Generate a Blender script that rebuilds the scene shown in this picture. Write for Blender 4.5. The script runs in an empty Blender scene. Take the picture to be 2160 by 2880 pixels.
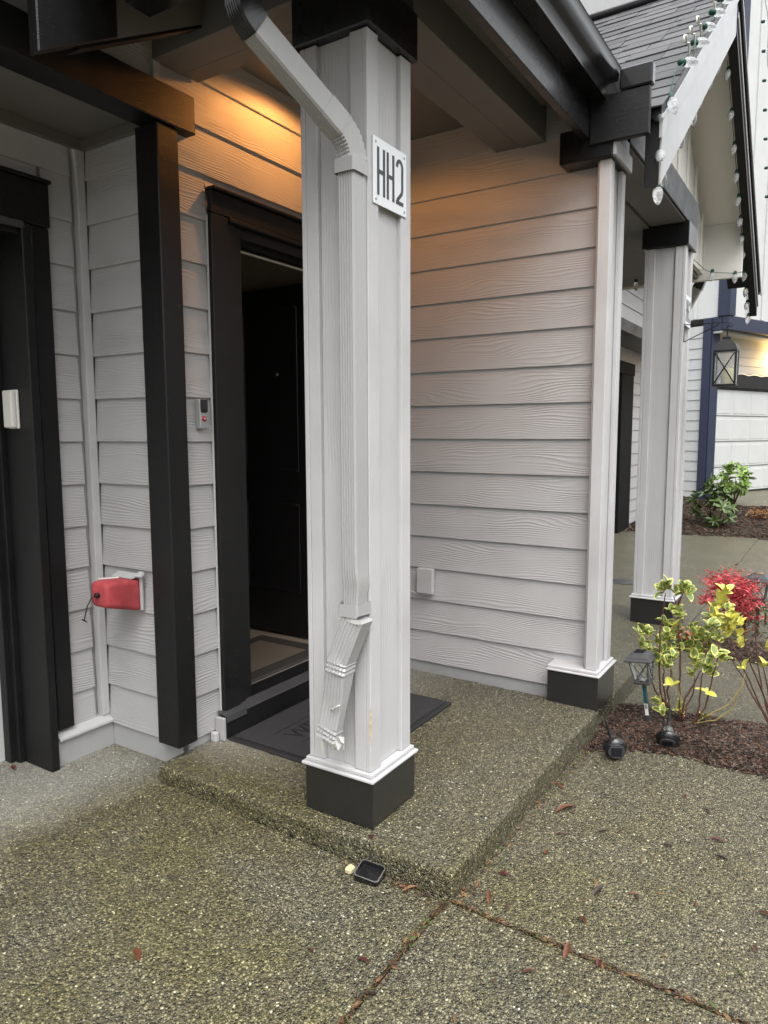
import bpy, bmesh, math, random
from mathutils import Vector, Matrix, noise
R = math.radians
rnd = random.Random(7)
S = bpy.context.scene
COL = S.collection

# ------------------------------------------------------------------ camera
cam_d = bpy.data.cameras.new("camera"); cam = bpy.data.objects.new("camera", cam_d); COL.objects.link(cam)
YAW, PITCH, ROLL = R(57.4559), R(-6.317), R(-0.1937)
f = Vector((math.sin(YAW)*math.cos(PITCH), math.cos(YAW)*math.cos(PITCH), math.sin(PITCH)))
rt = Vector((math.cos(YAW), -math.sin(YAW), 0)); up = rt.cross(f)
rt2 = rt*math.cos(ROLL) + up*math.sin(ROLL); up2 = -rt*math.sin(ROLL) + up*math.cos(ROLL)
cam.matrix_world = Matrix(((rt2.x, up2.x, -f.x, -1.7152), (rt2.y, up2.y, -f.y, -2.2273), (rt2.z, up2.z, -f.z, 1.2797), (0, 0, 0, 1)))
cam_d.sensor_width = 36; cam_d.lens = 2016.4/2880*36; cam_d.clip_start = 0.05; cam_d.clip_end = 500
S.camera = cam

# ------------------------------------------------------------------ world, sun, exposure
SUN_EL, SUN_AZ = R(60), R(232)          # azimuth clockwise from +Y
w = bpy.data.worlds.new("World"); S.world = w; w.use_nodes = True
nt = w.node_tree; nt.nodes.clear()
sky = nt.nodes.new('ShaderNodeTexSky'); sky.sky_type = 'NISHITA'; sky.sun_disc = False
sky.sun_elevation = SUN_EL; sky.sun_rotation = SUN_AZ; sky.air_density = 1.6; sky.dust_density = 6; sky.ozone_density = 1
hs = nt.nodes.new('ShaderNodeHueSaturation'); hs.inputs['Saturation'].default_value = 0.12
mx = nt.nodes.new('ShaderNodeMix'); mx.data_type = 'RGBA'; mx.inputs[0].default_value = 0.55
mx.inputs[7].default_value = (9.3, 9.5, 9.8, 1)       # even cloud layer
bg = nt.nodes.new('ShaderNodeBackground'); bg.inputs['Strength'].default_value = 0.15
out = nt.nodes.new('ShaderNodeOutputWorld')
nt.links.new(sky.outputs[0], hs.inputs['Color']); nt.links.new(hs.outputs[0], mx.inputs[6])
tcw = nt.nodes.new('ShaderNodeTexCoord'); sx = nt.nodes.new('ShaderNodeSeparateXYZ'); nt.links.new(tcw.outputs['Generated'], sx.inputs[0])
gr = nt.nodes.new('ShaderNodeMapRange'); gr.inputs[1].default_value = 0; gr.inputs[2].default_value = 1; gr.inputs[3].default_value = .5; gr.inputs[4].default_value = 1.5   # overcast sky: zenith about three times the horizon
nt.links.new(sx.outputs[2], gr.inputs[0])
ml = nt.nodes.new('ShaderNodeVectorMath'); ml.operation = 'SCALE'; nt.links.new(mx.outputs[2], ml.inputs[0]); nt.links.new(gr.outputs[0], ml.inputs['Scale'])
nt.links.new(ml.outputs[0], bg.inputs[0]); nt.links.new(bg.outputs[0], out.inputs[0])
sun_d = bpy.data.lights.new("sun", 'SUN'); sun_d.energy = 1.0; sun_d.angle = R(50); sun_d.color = (1, .97, .93)
sun = bpy.data.objects.new("sun", sun_d); COL.objects.link(sun)
sd = Vector((math.sin(SUN_AZ)*math.cos(SUN_EL), math.cos(SUN_AZ)*math.cos(SUN_EL), math.sin(SUN_EL)))
sun.rotation_euler = sd.to_track_quat('Z', 'Y').to_euler()
S.view_settings.view_transform = 'Standard'; S.view_settings.look = 'None'
S.view_settings.exposure = 0.80; S.view_settings.gamma = 1; S.view_settings.use_curve_mapping = False
S.render.engine = 'CYCLES'; S.cycles.use_denoising = True; S.cycles.max_bounces = 8
S.cycles.sample_clamp_indirect = 6

# ------------------------------------------------------------------ material helpers
class NT:
    def __init__(s, name):
        s.m = bpy.data.materials.new(name); s.m.use_nodes = True; s.t = s.m.node_tree
        s.b = s.t.nodes['Principled BSDF']; s.out = s.t.nodes['Material Output']
    def n(s, typ, **kw):
        x = s.t.nodes.new('ShaderNode'+typ)
        for k, v in kw.items(): setattr(x, k, v)
        return x
    def l(s, a, b): s.t.links.new(a, b)
    def put(s, sock, v):
        if isinstance(v, bpy.types.NodeSocket): s.l(v, sock)
        elif v is not None: sock.default_value = v
    def math(s, op, a, b=None, c=None, clamp=False):
        x = s.n('Math', operation=op, use_clamp=clamp); s.put(x.inputs[0], a); s.put(x.inputs[1], b)
        if c is not None: s.put(x.inputs[2], c)
        return x.outputs[0]
    def mix(s, f, a, b, blend='MIX'):
        x = s.n('Mix', data_type='RGBA', blend_type=blend); s.put(x.inputs[0], f); s.put(x.inputs[6], a); s.put(x.inputs[7], b); return x.outputs[2]
    def noise(s, vec, scale, detail=2, rough=.5, dim='3D', w=None):
        x = s.n('TexNoise', noise_dimensions=dim); s.put(x.inputs['Vector'], vec); x.inputs['Scale'].default_value = scale
        x.inputs['Detail'].default_value = detail; x.inputs['Roughness'].default_value = rough
        if w is not None: s.put(x.inputs['W'], w)
        return x.outputs[0]
    def map(s, vec, scale=(1,1,1), loc=(0,0,0)):
        x = s.n('Mapping'); s.put(x.inputs['Vector'], vec); x.inputs['Scale'].default_value = scale; s.put(x.inputs['Location'], loc); return x.outputs[0]
    def ramp(s, fac, stops, interp='LINEAR'):
        x = s.n('ValToRGB'); s.put(x.inputs[0], fac); cr = x.color_ramp; cr.interpolation = interp
        while len(cr.elements) < len(stops): cr.elements.new(.5)
        for e, (p, c) in zip(cr.elements, stops): e.position = p; e.color = (*c, 1) if len(c) == 3 else c
        return x.outputs[0]
    def mr(s, v, a, b, c=0, d=1):
        x = s.n('MapRange'); s.put(x.inputs[0], v); x.inputs[1].default_value = a; x.inputs[2].default_value = b; x.inputs[3].default_value = c; x.inputs[4].default_value = d; return x.outputs[0]
    def bump(s, h, dist, strength=1.0, normal=None):
        x = s.n('Bump'); s.put(x.inputs['Height'], h); x.inputs['Distance'].default_value = dist; x.inputs['Strength'].default_value = strength
        if normal is not None: s.l(normal, x.inputs['Normal'])
        return x.outputs[0]
    def objc(s, shift=True):
        tc = s.n('TexCoord').outputs['Object']
        if not shift: return tc
        r = s.n('ObjectInfo').outputs['Random']
        c = s.n('CombineXYZ'); s.l(s.math('MULTIPLY', r, 37.0), c.inputs[0]); s.l(s.math('MULTIPLY', r, 11.0), c.inputs[1]); s.l(s.math('MULTIPLY', r, 23.7), c.inputs[2])
        v = s.n('VectorMath', operation='ADD'); s.l(tc, v.inputs[0]); s.l(c.outputs[0], v.inputs[1]); return v.outputs[0]
    def set(s, color=None, rough=None, spec=None, metal=None, normal=None, **kw):
        s.put(s.b.inputs['Base Color'], color if not isinstance(color, tuple) else (*color, 1)[:4])
        s.put(s.b.inputs['Roughness'], rough); s.put(s.b.inputs['Specular IOR Level'], spec); s.put(s.b.inputs['Metallic'], metal)
        if normal is not None: s.l(normal, s.b.inputs['Normal'])
        for k, v in kw.items(): s.put(s.b.inputs[k.replace('_', ' ')], v)
        return s.m
def plain(name, c, rough=.5, spec=.5, metal=0, var=.12, vs=6, bumpd=0, bs=200):
    t = NT(name); o = t.objc(); n = t.noise(o, vs, 3, .6)
    col = t.mix(t.mr(n, .25, .75), tuple(x*(1-var) for x in c)+(1,), tuple(min(1, x*(1+var)) for x in c)+(1,))
    nm = t.bump(t.noise(o, bs, 2), bumpd, .6) if bumpd else None
    return t.set(col, rough, spec, metal, nm)
def painted_grain(name, c, along, across, freq=75, amp=.0013, rough=.5, rings=7.0, spec=.4, dirt=.10, fine=.4):
    """painted board embossed with wood grain running along one local axis"""
    t = NT(name); o = t.objc(); sep = t.n('SeparateXYZ'); t.l(o, sep.inputs[0])
    a, b = sep.outputs['XYZ'.index(along)], sep.outputs['XYZ'.index(across)]
    cm = t.n('CombineXYZ'); t.l(t.math('MULTIPLY', a, 1.5), cm.inputs[0]); t.l(t.math('MULTIPLY', b, 7.0), cm.inputs[1])
    t.l(t.math('MULTIPLY', t.n('ObjectInfo').outputs['Random'], 50), cm.inputs[2])
    n1 = t.noise(cm.outputs[0], 1.0, 1.5, .5)
    ph = t.math('ADD', t.math('MULTIPLY', b, freq), t.math('MULTIPLY', n1, rings*2))
    s1 = t.math('SINE', t.math('MULTIPLY', ph, 6.283))
    ridge = t.math('POWER', t.math('MULTIPLY_ADD', s1, .5, .5), 2.2)
    cm2 = t.n('CombineXYZ'); t.l(t.math('MULTIPLY', a, 3.0), cm2.inputs[0]); t.l(t.math('MULTIPLY', b, 9.0), cm2.inputs[1])
    n2 = t.mr(t.noise(cm2.outputs[0], 1.0, 2, .5), .36, .62)
    cm3 = t.n('CombineXYZ'); t.l(t.math('MULTIPLY', a, 14.0), cm3.inputs[0]); t.l(t.math('MULTIPLY', b, 420.0), cm3.inputs[1])
    n3 = t.noise(cm3.outputs[0], 1.0, 2, .6)
    h = t.math('ADD', t.math('MULTIPLY', ridge, n2), t.math('MULTIPLY', n3, fine*.5))
    big = t.noise(t.n('NewGeometry').outputs['Position'], 1.7, 4, .6)
    col = t.mix(t.mr(big, .3, .7), tuple(x*(1-dirt) for x in c)+(1,), tuple(x*(1+dirt*.4) for x in c)+(1,))
    return t.set(col, rough, spec, 0, t.bump(h, amp, 1.0))

GREY = (.47, .463, .466)
m_siding = painted_grain("siding_paint", GREY, 'X', 'Z', 80, .0015, .52, 6.0)
m_panel = painted_grain("column_panel_paint", (.52, .515, .52), 'Z', 'Y', 80, .0011, .5, 5.0)
m_panelx = painted_grain("column_front_panel_paint", (.52, .515, .52), 'Z', 'X', 80, .0011, .5, 5.0)
def trim_mat(name, c, rough=.5, d=.0007, spec=.45, dirt=.12):
    t = NT(name); o = t.objc(); n = t.noise(o, 260, 3, .6); n2 = t.noise(t.map(o, (40, 40, 5)), 4, 2)
    big = t.noise(t.n('NewGeometry').outputs['Position'], 2.3, 4, .65)
    sc = t.mr(t.noise(o, 55, 3, .7), .66, .74)
    col = t.mix(t.mr(big, .3, .7), tuple(x*(1-dirt) for x in c)+(1,), tuple(min(1, x*(1+dirt*.4)) for x in c)+(1,))
    col = t.mix(t.math('MULTIPLY', sc, .35), col, tuple(min(1, x*1.25+.02) for x in c)+(1,))
    return t.set(col, rough, spec, 0, t.bump(t.math('ADD', n, t.math('MULTIPLY', n2, .6)), d, 1.0))
m_trim = trim_mat("trim_paint", (.53, .525, .53))
m_found = trim_mat("foundation_paint", (.42, .42, .42), .6, .0012)
m_soffit = trim_mat("soffit_paint", (.17, .163, .158), .6, .0005)
def black_wood(name, along, across, c=(.0075, .0075, .008), rough=.46, wear=.8, coat=0.0):
    t = NT(name); o = t.objc(); sep = t.n('SeparateXYZ'); t.l(o, sep.inputs[0])
    a, b = sep.outputs['XYZ'.index(along)], sep.outputs['XYZ'.index(across)]
    cm = t.n('CombineXYZ'); t.l(t.math('MULTIPLY', a, 9.0), cm.inputs[0]); t.l(t.math('MULTIPLY', b, 260.0), cm.inputs[1])
    n1 = t.noise(cm.outputs[0], 1, 3, .6); n2 = t.noise(o, 240, 2, .6)
    spk = t.mr(t.noise(t.map(o, (1, 1, .4)), 120, 4, .8), .66, .72); dust = t.mr(t.noise(t.n('NewGeometry').outputs['Position'], 3, 4, .7), .4, .75)
    col = t.mix(t.math('MULTIPLY', dust, .5), c+(1,), tuple(x*1.6+.003 for x in c)+(1,))
    col = t.mix(t.math('MULTIPLY', spk, wear), col, (.13, .125, .12, 1))
    r = t.math('MULTIPLY_ADD', dust, .18, rough-.08)
    return t.set(col, r, .35, 0, t.bump(t.math('ADD', n1, t.math('MULTIPLY', n2, .5)), .0013, 1.0), Coat_Weight=coat, Coat_Roughness=.15)
m_blkX = black_wood("black_paint_board", 'X', 'Z')
m_blkZ = black_wood("black_paint_upright", 'Z', 'Y')
m_blkY = black_wood("black_paint_along_wall", 'Y', 'Z')
m_blkwet = black_wood("black_paint_wet", 'X', 'Z', (.008, .008, .009), .32, .25, .25)
m_base = trim_mat("black_masonry_paint", (.014, .014, .0145), .30, .0012, .5, .3); m_base.node_tree.nodes['Principled BSDF'].inputs['Coat Weight'].default_value = .7; m_base.node_tree.nodes['Principled BSDF'].inputs['Coat Roughness'].default_value = .2
m_metalblk = plain("black_gutter_enamel", (.010, .010, .011), .16, .6, 0, .2, 3)
def alu(name, c, rough=.3):
    t = NT(name); o = t.objc(); n = t.noise(o, 9, 3, .6); sc = t.mr(t.noise(t.map(o, (60, 60, 8)), 3, 3, .7), .62, .72)
    col = t.mix(t.math('MULTIPLY', sc, .25), c+(1,), (.75, .75, .73, 1))
    return t.set(col, rough, .5, 0, t.bump(n, .0012, .5))
m_dspout = alu("downspout_enamel", (.39, .386, .385), .24)
m_dspout_raw = plain("bare_torn_aluminium", (.62, .62, .60), .35, .5, .3, .1, 40, .0004, 90)
m_lightgrey = trim_mat("pale_sky_sheen_paint", (.40, .40, .405), .25, .0012, .5, .12)  # pale colour stands in for sky reflected on wet black boards
m_sign = plain("sign_plate_enamel", (.78, .80, .82), .4, .4, 0, .02, 3)
m_letter = plain("sign_lettering", (.05, .055, .06), .5, .4, 0, .1, 30)
m_screw = plain("screw_steel", (.45, .44, .42), .3, .5, .9, .1)
m_white = plain("white_plastic", (.74, .73, .68), .4, .5, 0, .04, 4)
m_doorblk = painted_grain("door_black_paint", (.012, .012, .013), 'Z', 'Y', 60, .0006, .3, 4, .5)
m_room = plain("interior_wall_paint", (.42, .38, .33), .8, .2)
m_ceilin = plain("interior_ceiling_paint", (.5, .46, .4), .8, .2)
t = NT("interior_floor_planks"); o = t.objc(False)
m_floor = t.set(t.mix(t.noise(t.map(o, (3, 40, 1)), 2, 3, .6), (.20, .16, .12, 1), (.38, .33, .26, 1)), .45)
def carpet(name, c1, c2, sc=700, d=.002):
    t = NT(name); o = t.objc(False); n = t.noise(o, sc, 2, .7); v = t.n('TexVoronoi'); t.l(o, v.inputs['Vector']); v.inputs['Scale'].default_value = sc*.6
    return t.set(t.mix(t.mr(n, .3, .7), c1+(1,), c2+(1,)), .95, .15, 0, t.bump(t.math('ADD', n, v.outputs['Distance']), d, 1.0))
m_mat = carpet("rubber_crumb_mat", (.016, .016, .017), (.085, .085, .09))
m_matedge = plain("mat_rubber_edge", (.02, .02, .021), .6)
m_matletter = plain("mat_recessed_letter", (.012, .012, .013), .7)
m_rug = carpet("rug_weave_centre", (.10, .085, .065), (.26, .23, .18), 900)
m_rugb = carpet("rug_weave_border", (.03, .03, .03), (.09, .088, .082), 600)
m_red = plain("red_foam_shell", (.46, .07, .08), .6, .3, 0, .3, 14, .0004, 500)
m_foam = plain("yellowed_foam", (.42, .22, .06), .8, .2, 0, .25, 40, .001, 300)
m_rubber = plain("black_rubber", (.010, .010, .011), .5, .4)
m_matte = plain("matte_black_paint", (.012, .012, .013), .8, .12)
m_glassy = plain("lens_gloss", (.008, .008, .010), .08, .6)
m_silver = plain("silver_plastic", (.42, .43, .43), .35, .5, .4, .05)
m_redbtn = plain("red_button", (.45, .02, .03), .25, .5)
m_wood = plain("bare_wood", (.66, .52, .33), .8, .2, 0, .3, 60, .001, 200)
def glass(name, c=(1, 1, 1), rough=.05, bumpd=.0, tw=.92):
    t = NT(name); o = t.objc(False)
    nm = t.bump(t.noise(o, 90, 2), bumpd, 1) if bumpd else None
    return t.set(c, rough, .5, 0, nm, Transmission_Weight=tw, IOR=1.35)
m_glass = glass("clear_plastic", (.95, .97, .97), .12, .002)
m_bulb = glass("faceted_bulb_plastic", (.95, .97, .98), .12, .008, .75)
m_candle = plain("candle_wax", (.80, .74, .45), .5, .4)
m_solar = plain("solar_cell", (.012, .014, .022), .15, .6)
m_teal = plain("teal_label", (.018, .085, .105), .4, .3, 0, .3, 30)
m_darkgrey = plain("charcoal_plastic", (.055, .055, .058), .45, .5)
m_green = plain("green_wire", (.01, .06, .04), .5, .3)
m_farwhite = trim_mat("far_white_paint", (.58, .59, .58), .6, .0004, .3, .06)
m_farsid = trim_mat("far_siding_paint", (.48, .49, .485), .6, .0006, .3, .06)
m_blue = trim_mat("navy_trim_paint", (.024, .031, .062), .5, .0006, .4, .15)
m_cream = trim_mat("cream_gable_board", (.74, .72, .67), .7, .0005, .3, .05)
t = NT("osb_soffit_paint"); o = t.objc(False); n = t.noise(t.map(o, (9, 60, 9)), 3, 4, .7); mk = t.mr(t.noise(t.map(o, (20, 90, 20)), 1.5, 3, .65), .68, .73)
m_osb = t.set(t.mix(t.math('MULTIPLY', mk, .6), (.84, .81, .75, 1), (.50, .45, .39, 1)), .8, .2, 0, t.bump(n, .0015, .7))
t = NT("asphalt_shingle"); o = t.objc(); r = t.n('ObjectInfo').outputs['Random']; n = t.noise(t.n('NewGeometry').outputs['Position'], 380, 2, .8)
m_shingle = t.set(t.mix(t.mr(n, .3, .7), (.018, .018, .02, 1), t.mix(r, (.11, .11, .115, 1), (.21, .21, .215, 1))), .7, .4, 0, t.bump(n, .0025, 1))

def aggregate():
    t = NT("exposed_aggregate_concrete"); P = t.n('NewGeometry').outputs['Position']
    Pw = t.n('VectorMath', operation='ADD'); t.l(P, Pw.inputs[0])
    nw = t.n('TexNoise'); nw.inputs['Scale'].default_value = 70; t.l(P, nw.inputs['Vector'])
    sv = t.n('VectorMath', operation='SCALE'); t.l(nw.outputs['Color'], sv.inputs[0]); sv.inputs['Scale'].default_value = .006; t.l(sv.outputs[0], Pw.inputs[1])
    def vor(sc):
        v = t.n('TexVoronoi', feature='F1'); t.l(Pw.outputs[0], v.inputs['Vector']); v.inputs['Scale'].default_value = sc
        return v.outputs['Distance'], v.outputs['Color']
    d1, c1 = vor(135); d2, c2 = vor(235)
    s1 = t.n('SeparateColor'); t.l(c1, s1.inputs[0]); s2 = t.n('SeparateColor'); t.l(c2, s2.inputs[0])
    stops = [(0, (.010, .010, .010)), (.22, (.034, .032, .027)), (.38, (.10, .092, .063)), (.55, (.19, .174, .115)), (.73, (.275, .252, .170)), (.91, (.36, .338, .245)), (.982, (.66, .64, .56))]
    k1 = t.ramp(s1.outputs[0], stops, 'CONSTANT'); k2 = t.ramp(s2.outputs[0], stops, 'CONSTANT')
    pick = t.math('GREATER_THAN', s1.outputs[1], .45)
    stone = t.mix(pick, k2, k1); dist = t.n('Mix'); t.put(dist.inputs[0], pick); t.put(dist.inputs[2], d2); t.put(dist.inputs[3], d1); dist = dist.outputs[0]
    edge = t.mr(dist, .36, .56)
    cem = (.092, .086, .058, 1)
    col = t.mix(t.math('MULTIPLY', edge, .8), stone, cem)
    sep = t.n('SeparateXYZ'); t.l(P, sep.inputs[0]); X, Y = sep.outputs[0], sep.outputs[1]
    big = t.noise(P, 1.4, 5, .62); mid = t.noise(P, 7, 4, .65)
    # algae: olive film where water lingers
    alg = t.math('MULTIPLY', t.mr(big, .30, .56), t.mr(mid, .2, .55, .35, 1))
    alg = t.math('MULTIPLY', alg, t.mr(X, 1.6, .3, .25, 1))
    col = t.mix(t.math('MULTIPLY', alg, .62), col, t.mix(1.0, col, (.98, .93, .40, 1), 'MULTIPLY'))
    col = t.mix(t.mr(t.noise(P, 3.1, 4, .6), .35, .7, 0, .45), col, t.mix(1.0, col, (.74, .72, .68, 1), 'MULTIPLY'))
    # dry pale concrete kept out of the rain by the garage recess and the porch roof
    wob = t.math('MULTIPLY_ADD', t.noise(P, 4, 4, .6), .32, -.16)
    e1 = t.math('ADD', t.math('SUBTRACT', Y, t.math('MULTIPLY', t.math('ABSOLUTE', t.math('ADD', X, .25)), -.12)), wob)
    g1 = t.math('MULTIPLY', t.mr(e1, .02, .26), t.mr(X, .35, .15))
    g2 = t.math('MULTIPLY', t.mr(t.math('ADD', Y, wob), -.62, -.12), t.math('MULTIPLY', t.mr(X, .18, .4), t.mr(X, 4.0, 3.6)))
    dry = t.math('MAXIMUM', g1, t.math('MULTIPLY', g2, .75), clamp=True)
    drycol = t.mix(.5, t.mix(1.0, col, (2.0, 2.05, 2.3, 1), 'MULTIPLY'), (.36, .35, .33, 1))
    col = t.mix(dry, col, drycol)
    h = t.math('ADD', t.math('SUBTRACT', 1.0, t.math('MULTIPLY', dist, 1.3)), t.math('MULTIPLY', mid, .6))
    rough = t.math('MULTIPLY_ADD', dry, .4, t.mr(big, .3, .7, .26, .42))
    return t.set(col, rough, .5, 0, t.bump(h, .0045, 1.0))
m_agg = aggregate()
t = NT("joint_soil"); P = t.n('NewGeometry').outputs['Position']; m_soil = t.set(t.mix(t.noise(P, 60, 4, .7), (.012, .010, .008, 1), (.06, .045, .03, 1)), .9, .2, 0, t.bump(t.noise(P, 150, 3), .004))
def island(name, cols, rough=.6, spec=.4, bump=None, trans=0):
    t = NT(name); g = t.n('NewGeometry'); n = len(cols)
    c = t.ramp(g.outputs['Random Per Island'], [(i/n, k) for i, k in enumerate(cols)], 'CONSTANT')
    c = t.mix(t.mr(t.noise(g.outputs['Position'], 60, 2), .3, .7, 0, .5), c, t.mix(1.0, c, (.6, .58, .55, 1), 'MULTIPLY'))
    return t.set(c, rough, spec)
m_mulch = island("bark_mulch", [(.020, .012, .009), (.036, .019, .013), (.058, .028, .018), (.095, .042, .024), (.030, .021, .016), (.066, .038, .027), (.014, .010, .008), (.13, .085, .06)], .5, .4)
m_litter = island("needle_litter", [(.10, .045, .022), (.16, .075, .03), (.06, .03, .018), (.20, .12, .05), (.035, .02, .014), (.07, .10, .025)], .6)
def leafm(name, c, c2, rough=.35):
    t = NT(name); r = t.n('ObjectInfo').outputs['Random']; n = t.noise(t.objc(), 40, 2)
    return t.set(t.mix(t.math('MULTIPLY_ADD', n, .4, t.math('MULTIPLY', r, .6)), c+(1,), c2+(1,)), rough, .4)
m_leafg = leafm("leaf_green", (.075, .135, .032), (.25, .32, .10))
m_leafy = leafm("leaf_cream_margin", (.52, .50, .10), (.74, .70, .22))
m_leafyy = leafm("leaf_yellow", (.55, .52, .05), (.72, .68, .10))
m_leafr = island("nandina_leaf_red", [(.66, .07, .10), (.78, .16, .18), (.54, .045, .06), (.70, .18, .17), (.44, .04, .04)], .4)
m_leafrg = island("nandina_leaf_mixed", [(.30, .04, .03), (.08, .10, .03), (.12, .13, .04), (.22, .05, .03), (.06, .08, .025)], .4)
m_leafrh = leafm("rhododendron_leaf", (.07, .15, .03), (.30, .42, .10))
m_stem = plain("shrub_stem_bark", (.085, .035, .025), .6, .3, 0, .3, 30)
m_stemy = plain("shrub_stem_pale", (.22, .17, .05), .6, .3, 0, .3, 30)
m_dryleaf = island("dry_leaf", [(.30, .14, .045), (.22, .09, .03), (.36, .20, .08)], .7)
def deadleaf(name, c):
    t = NT(name); o = t.objc(); n = t.noise(o, 90, 3, .6)
    return t.set(t.mix(t.mr(n, .3, .7), tuple(x*.6 for x in c)+(1,), c+(1,)), .35, .5, 0, t.bump(n, .001))
m_dead = [deadleaf("wet_leaf_brown", (.09, .035, .02)), deadleaf("wet_leaf_rust", (.15, .055, .028)), deadleaf("wet_leaf_red", (.085, .024, .02)), deadleaf("wet_leaf_dark", (.035, .02, .015)), deadleaf("wet_leaf_tan", (.26, .13, .06))]
def emit(name, c, s):
    t = NT(name); return t.set((.8, .7, .5), .4, .3, 0, None, Emission_Color=(*c, 1), Emission_Strength=s)
m_lampglow = emit("porch_lamp_diffuser", (1, .62, .28), 6); m_farglow = emit("far_sconce_glow", (1, .72, .35), 9)

# ------------------------------------------------------------------ mesh helpers
WL = {}
def link(name, me, m, parent=None, at=(0, 0, 0)):
    o = bpy.data.objects.new(name, me); COL.objects.link(o)
    if m is not None and not me.materials: me.materials.append(m)
    at = Vector(at)
    WL[o.name] = at
    if parent is not None: o.parent = parent; o.location = at - WL[parent.name]
    else: o.location = at
    return o
def child(name, me, m, parent, loc=(0, 0, 0), rot=None):
    """parent-local placement (for things whose root is rotated)"""
    o = bpy.data.objects.new(name, me); COL.objects.link(o)
    if m is not None and not me.materials: me.materials.append(m)
    o.parent = parent; o.location = loc; WL[o.name] = Vector((0, 0, 0))
    if rot: o.rotation_euler = rot
    return o
def tag(o, label=None, cat=None, group=None, kind=None):
    if label: o['label'] = label
    if cat: o['category'] = cat
    if group: o['group'] = group
    if kind: o['kind'] = kind
    return o
def thing(name, loc, label, cat, group=None, rz=0):
    o = bpy.data.objects.new(name, None); COL.objects.link(o); o.location = loc; o.rotation_euler = (0, 0, rz)
    o.empty_display_size = .05; WL[o.name] = Vector(loc); return tag(o, label, cat, group)
def grp(name, parent, loc):
    o = bpy.data.objects.new(name, None); COL.objects.link(o); o.parent = parent; o.location = Vector(loc) - WL[parent.name]; WL[o.name] = Vector(loc); o.empty_display_size = .05
    return o
def pm(verts, faces, name='m', smooth=False):
    me = bpy.data.meshes.new(name); me.from_pydata([tuple(v) for v in verts], [], faces); me.update()
    if smooth:
        for p in me.polygons: p.use_smooth = True
    return me
def bevelled(me, b, seg=1):
    bm = bmesh.new(); bm.from_mesh(me); bmesh.ops.recalc_face_normals(bm, faces=bm.faces[:])
    if b: bmesh.ops.bevel(bm, geom=bm.edges[:], offset=b, segments=seg, profile=.5, affect='EDGES', clamp_overlap=True)
    bm.to_mesh(me); bm.free(); me.update(); return me
def boxm(dx, dy, dz, b=.002, seg=1):
    v = [(x*dx/2, y*dy/2, z*dz/2) for x in (-1, 1) for y in (-1, 1) for z in (-1, 1)]
    return bevelled(pm(v, [(0, 1, 3, 2), (4, 6, 7, 5), (0, 4, 5, 1), (2, 3, 7, 6), (0, 2, 6, 4), (1, 5, 7, 3)]), b, seg)
def box(name, x0, x1, y0, y1, z0, z1, m, parent=None, b=.002, seg=1):
    return link(name, boxm(abs(x1-x0), abs(y1-y0), abs(z1-z0), b, seg), m, parent, ((x0+x1)/2, (y0+y1)/2, (z0+z1)/2))
def prism(name, pts, axis, a0, a1, m, parent=None, b=0):
    """closed 2-D outline extruded along an axis (x: pts are y,z; y: pts are x,z; z: pts are x,y)"""
    ca = sum(p[0] for p in pts)/len(pts); cb = sum(p[1] for p in pts)/len(pts); cc = (a0+a1)/2
    def P(p, a):
        u, v, ww = p[0]-ca, p[1]-cb, a-cc
        return {'x': (ww, u, v), 'y': (u, ww, v), 'z': (u, v, ww)}[axis]
    n = len(pts); V = [P(p, a0) for p in pts]+[P(p, a1) for p in pts]
    F = [tuple(range(n)), tuple(range(2*n-1, n-1, -1))]+[(i, (i+1) % n, n+(i+1) % n, n+i) for i in range(n)]
    me = bevelled(pm(V, F), b)
    return link(name, me, m, parent, {'x': (cc, ca, cb), 'y': (ca, cc, cb), 'z': (ca, cb, cc)}[axis])
def sweep(path, prof, side, scales=None, cap=True):
    """profile (a,b) swept along a path; a runs along the fixed side vector, b across it"""
    V, F = [], []; n = len(prof); side = Vector(side).normalized(); L = len(path)
    for i, p in enumerate(path):
        p = Vector(p); d = (Vector(path[min(i+1, L-1)])-Vector(path[max(i-1, 0)])).normalized(); nb = d.cross(side).normalized()
        sa, sb = (scales[i] if scales else (1, 1))
        for a, b in prof: V.append(p+side*a*sa+nb*b*sb)
    for i in range(L-1):
        for j in range(n): F.append((i*n+j, i*n+(j+1) % n, (i+1)*n+(j+1) % n, (i+1)*n+j))
    if cap: F += [tuple(range(n-1, -1, -1)), tuple((L-1)*n+j for j in range(n))]
    return V, F
def tubem(pts, r, n=8, cap=True):
    V, F = [], []; L = len(pts); pts = [Vector(p) for p in pts]; ref = None
    for i, p in enumerate(pts):
        d = (pts[min(i+1, L-1)]-pts[max(i-1, 0)]).normalized()
        if ref is None: ref = d.orthogonal().normalized()
        ref = (ref-d*ref.dot(d)).normalized(); bt = d.cross(ref); rr = r[i] if isinstance(r, (list, tuple)) else r
        for k in range(n): a = 2*math.pi*k/n; V.append(p+(ref*math.cos(a)+bt*math.sin(a))*rr)
    for i in range(L-1):
        for k in range(n): F.append((i*n+k, i*n+(k+1) % n, (i+1)*n+(k+1) % n, (i+1)*n+k))
    if cap: F += [tuple(range(n-1, -1, -1)), tuple((L-1)*n+k for k in range(n))]
    return V, F
def tube(name, pts, r, m, parent=None, n=8):
    o = Vector(pts[0]); V, F = tubem([Vector(p)-o for p in pts], r, n)
    return link(name, pm(V, F, smooth=True), m, parent, o)
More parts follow.
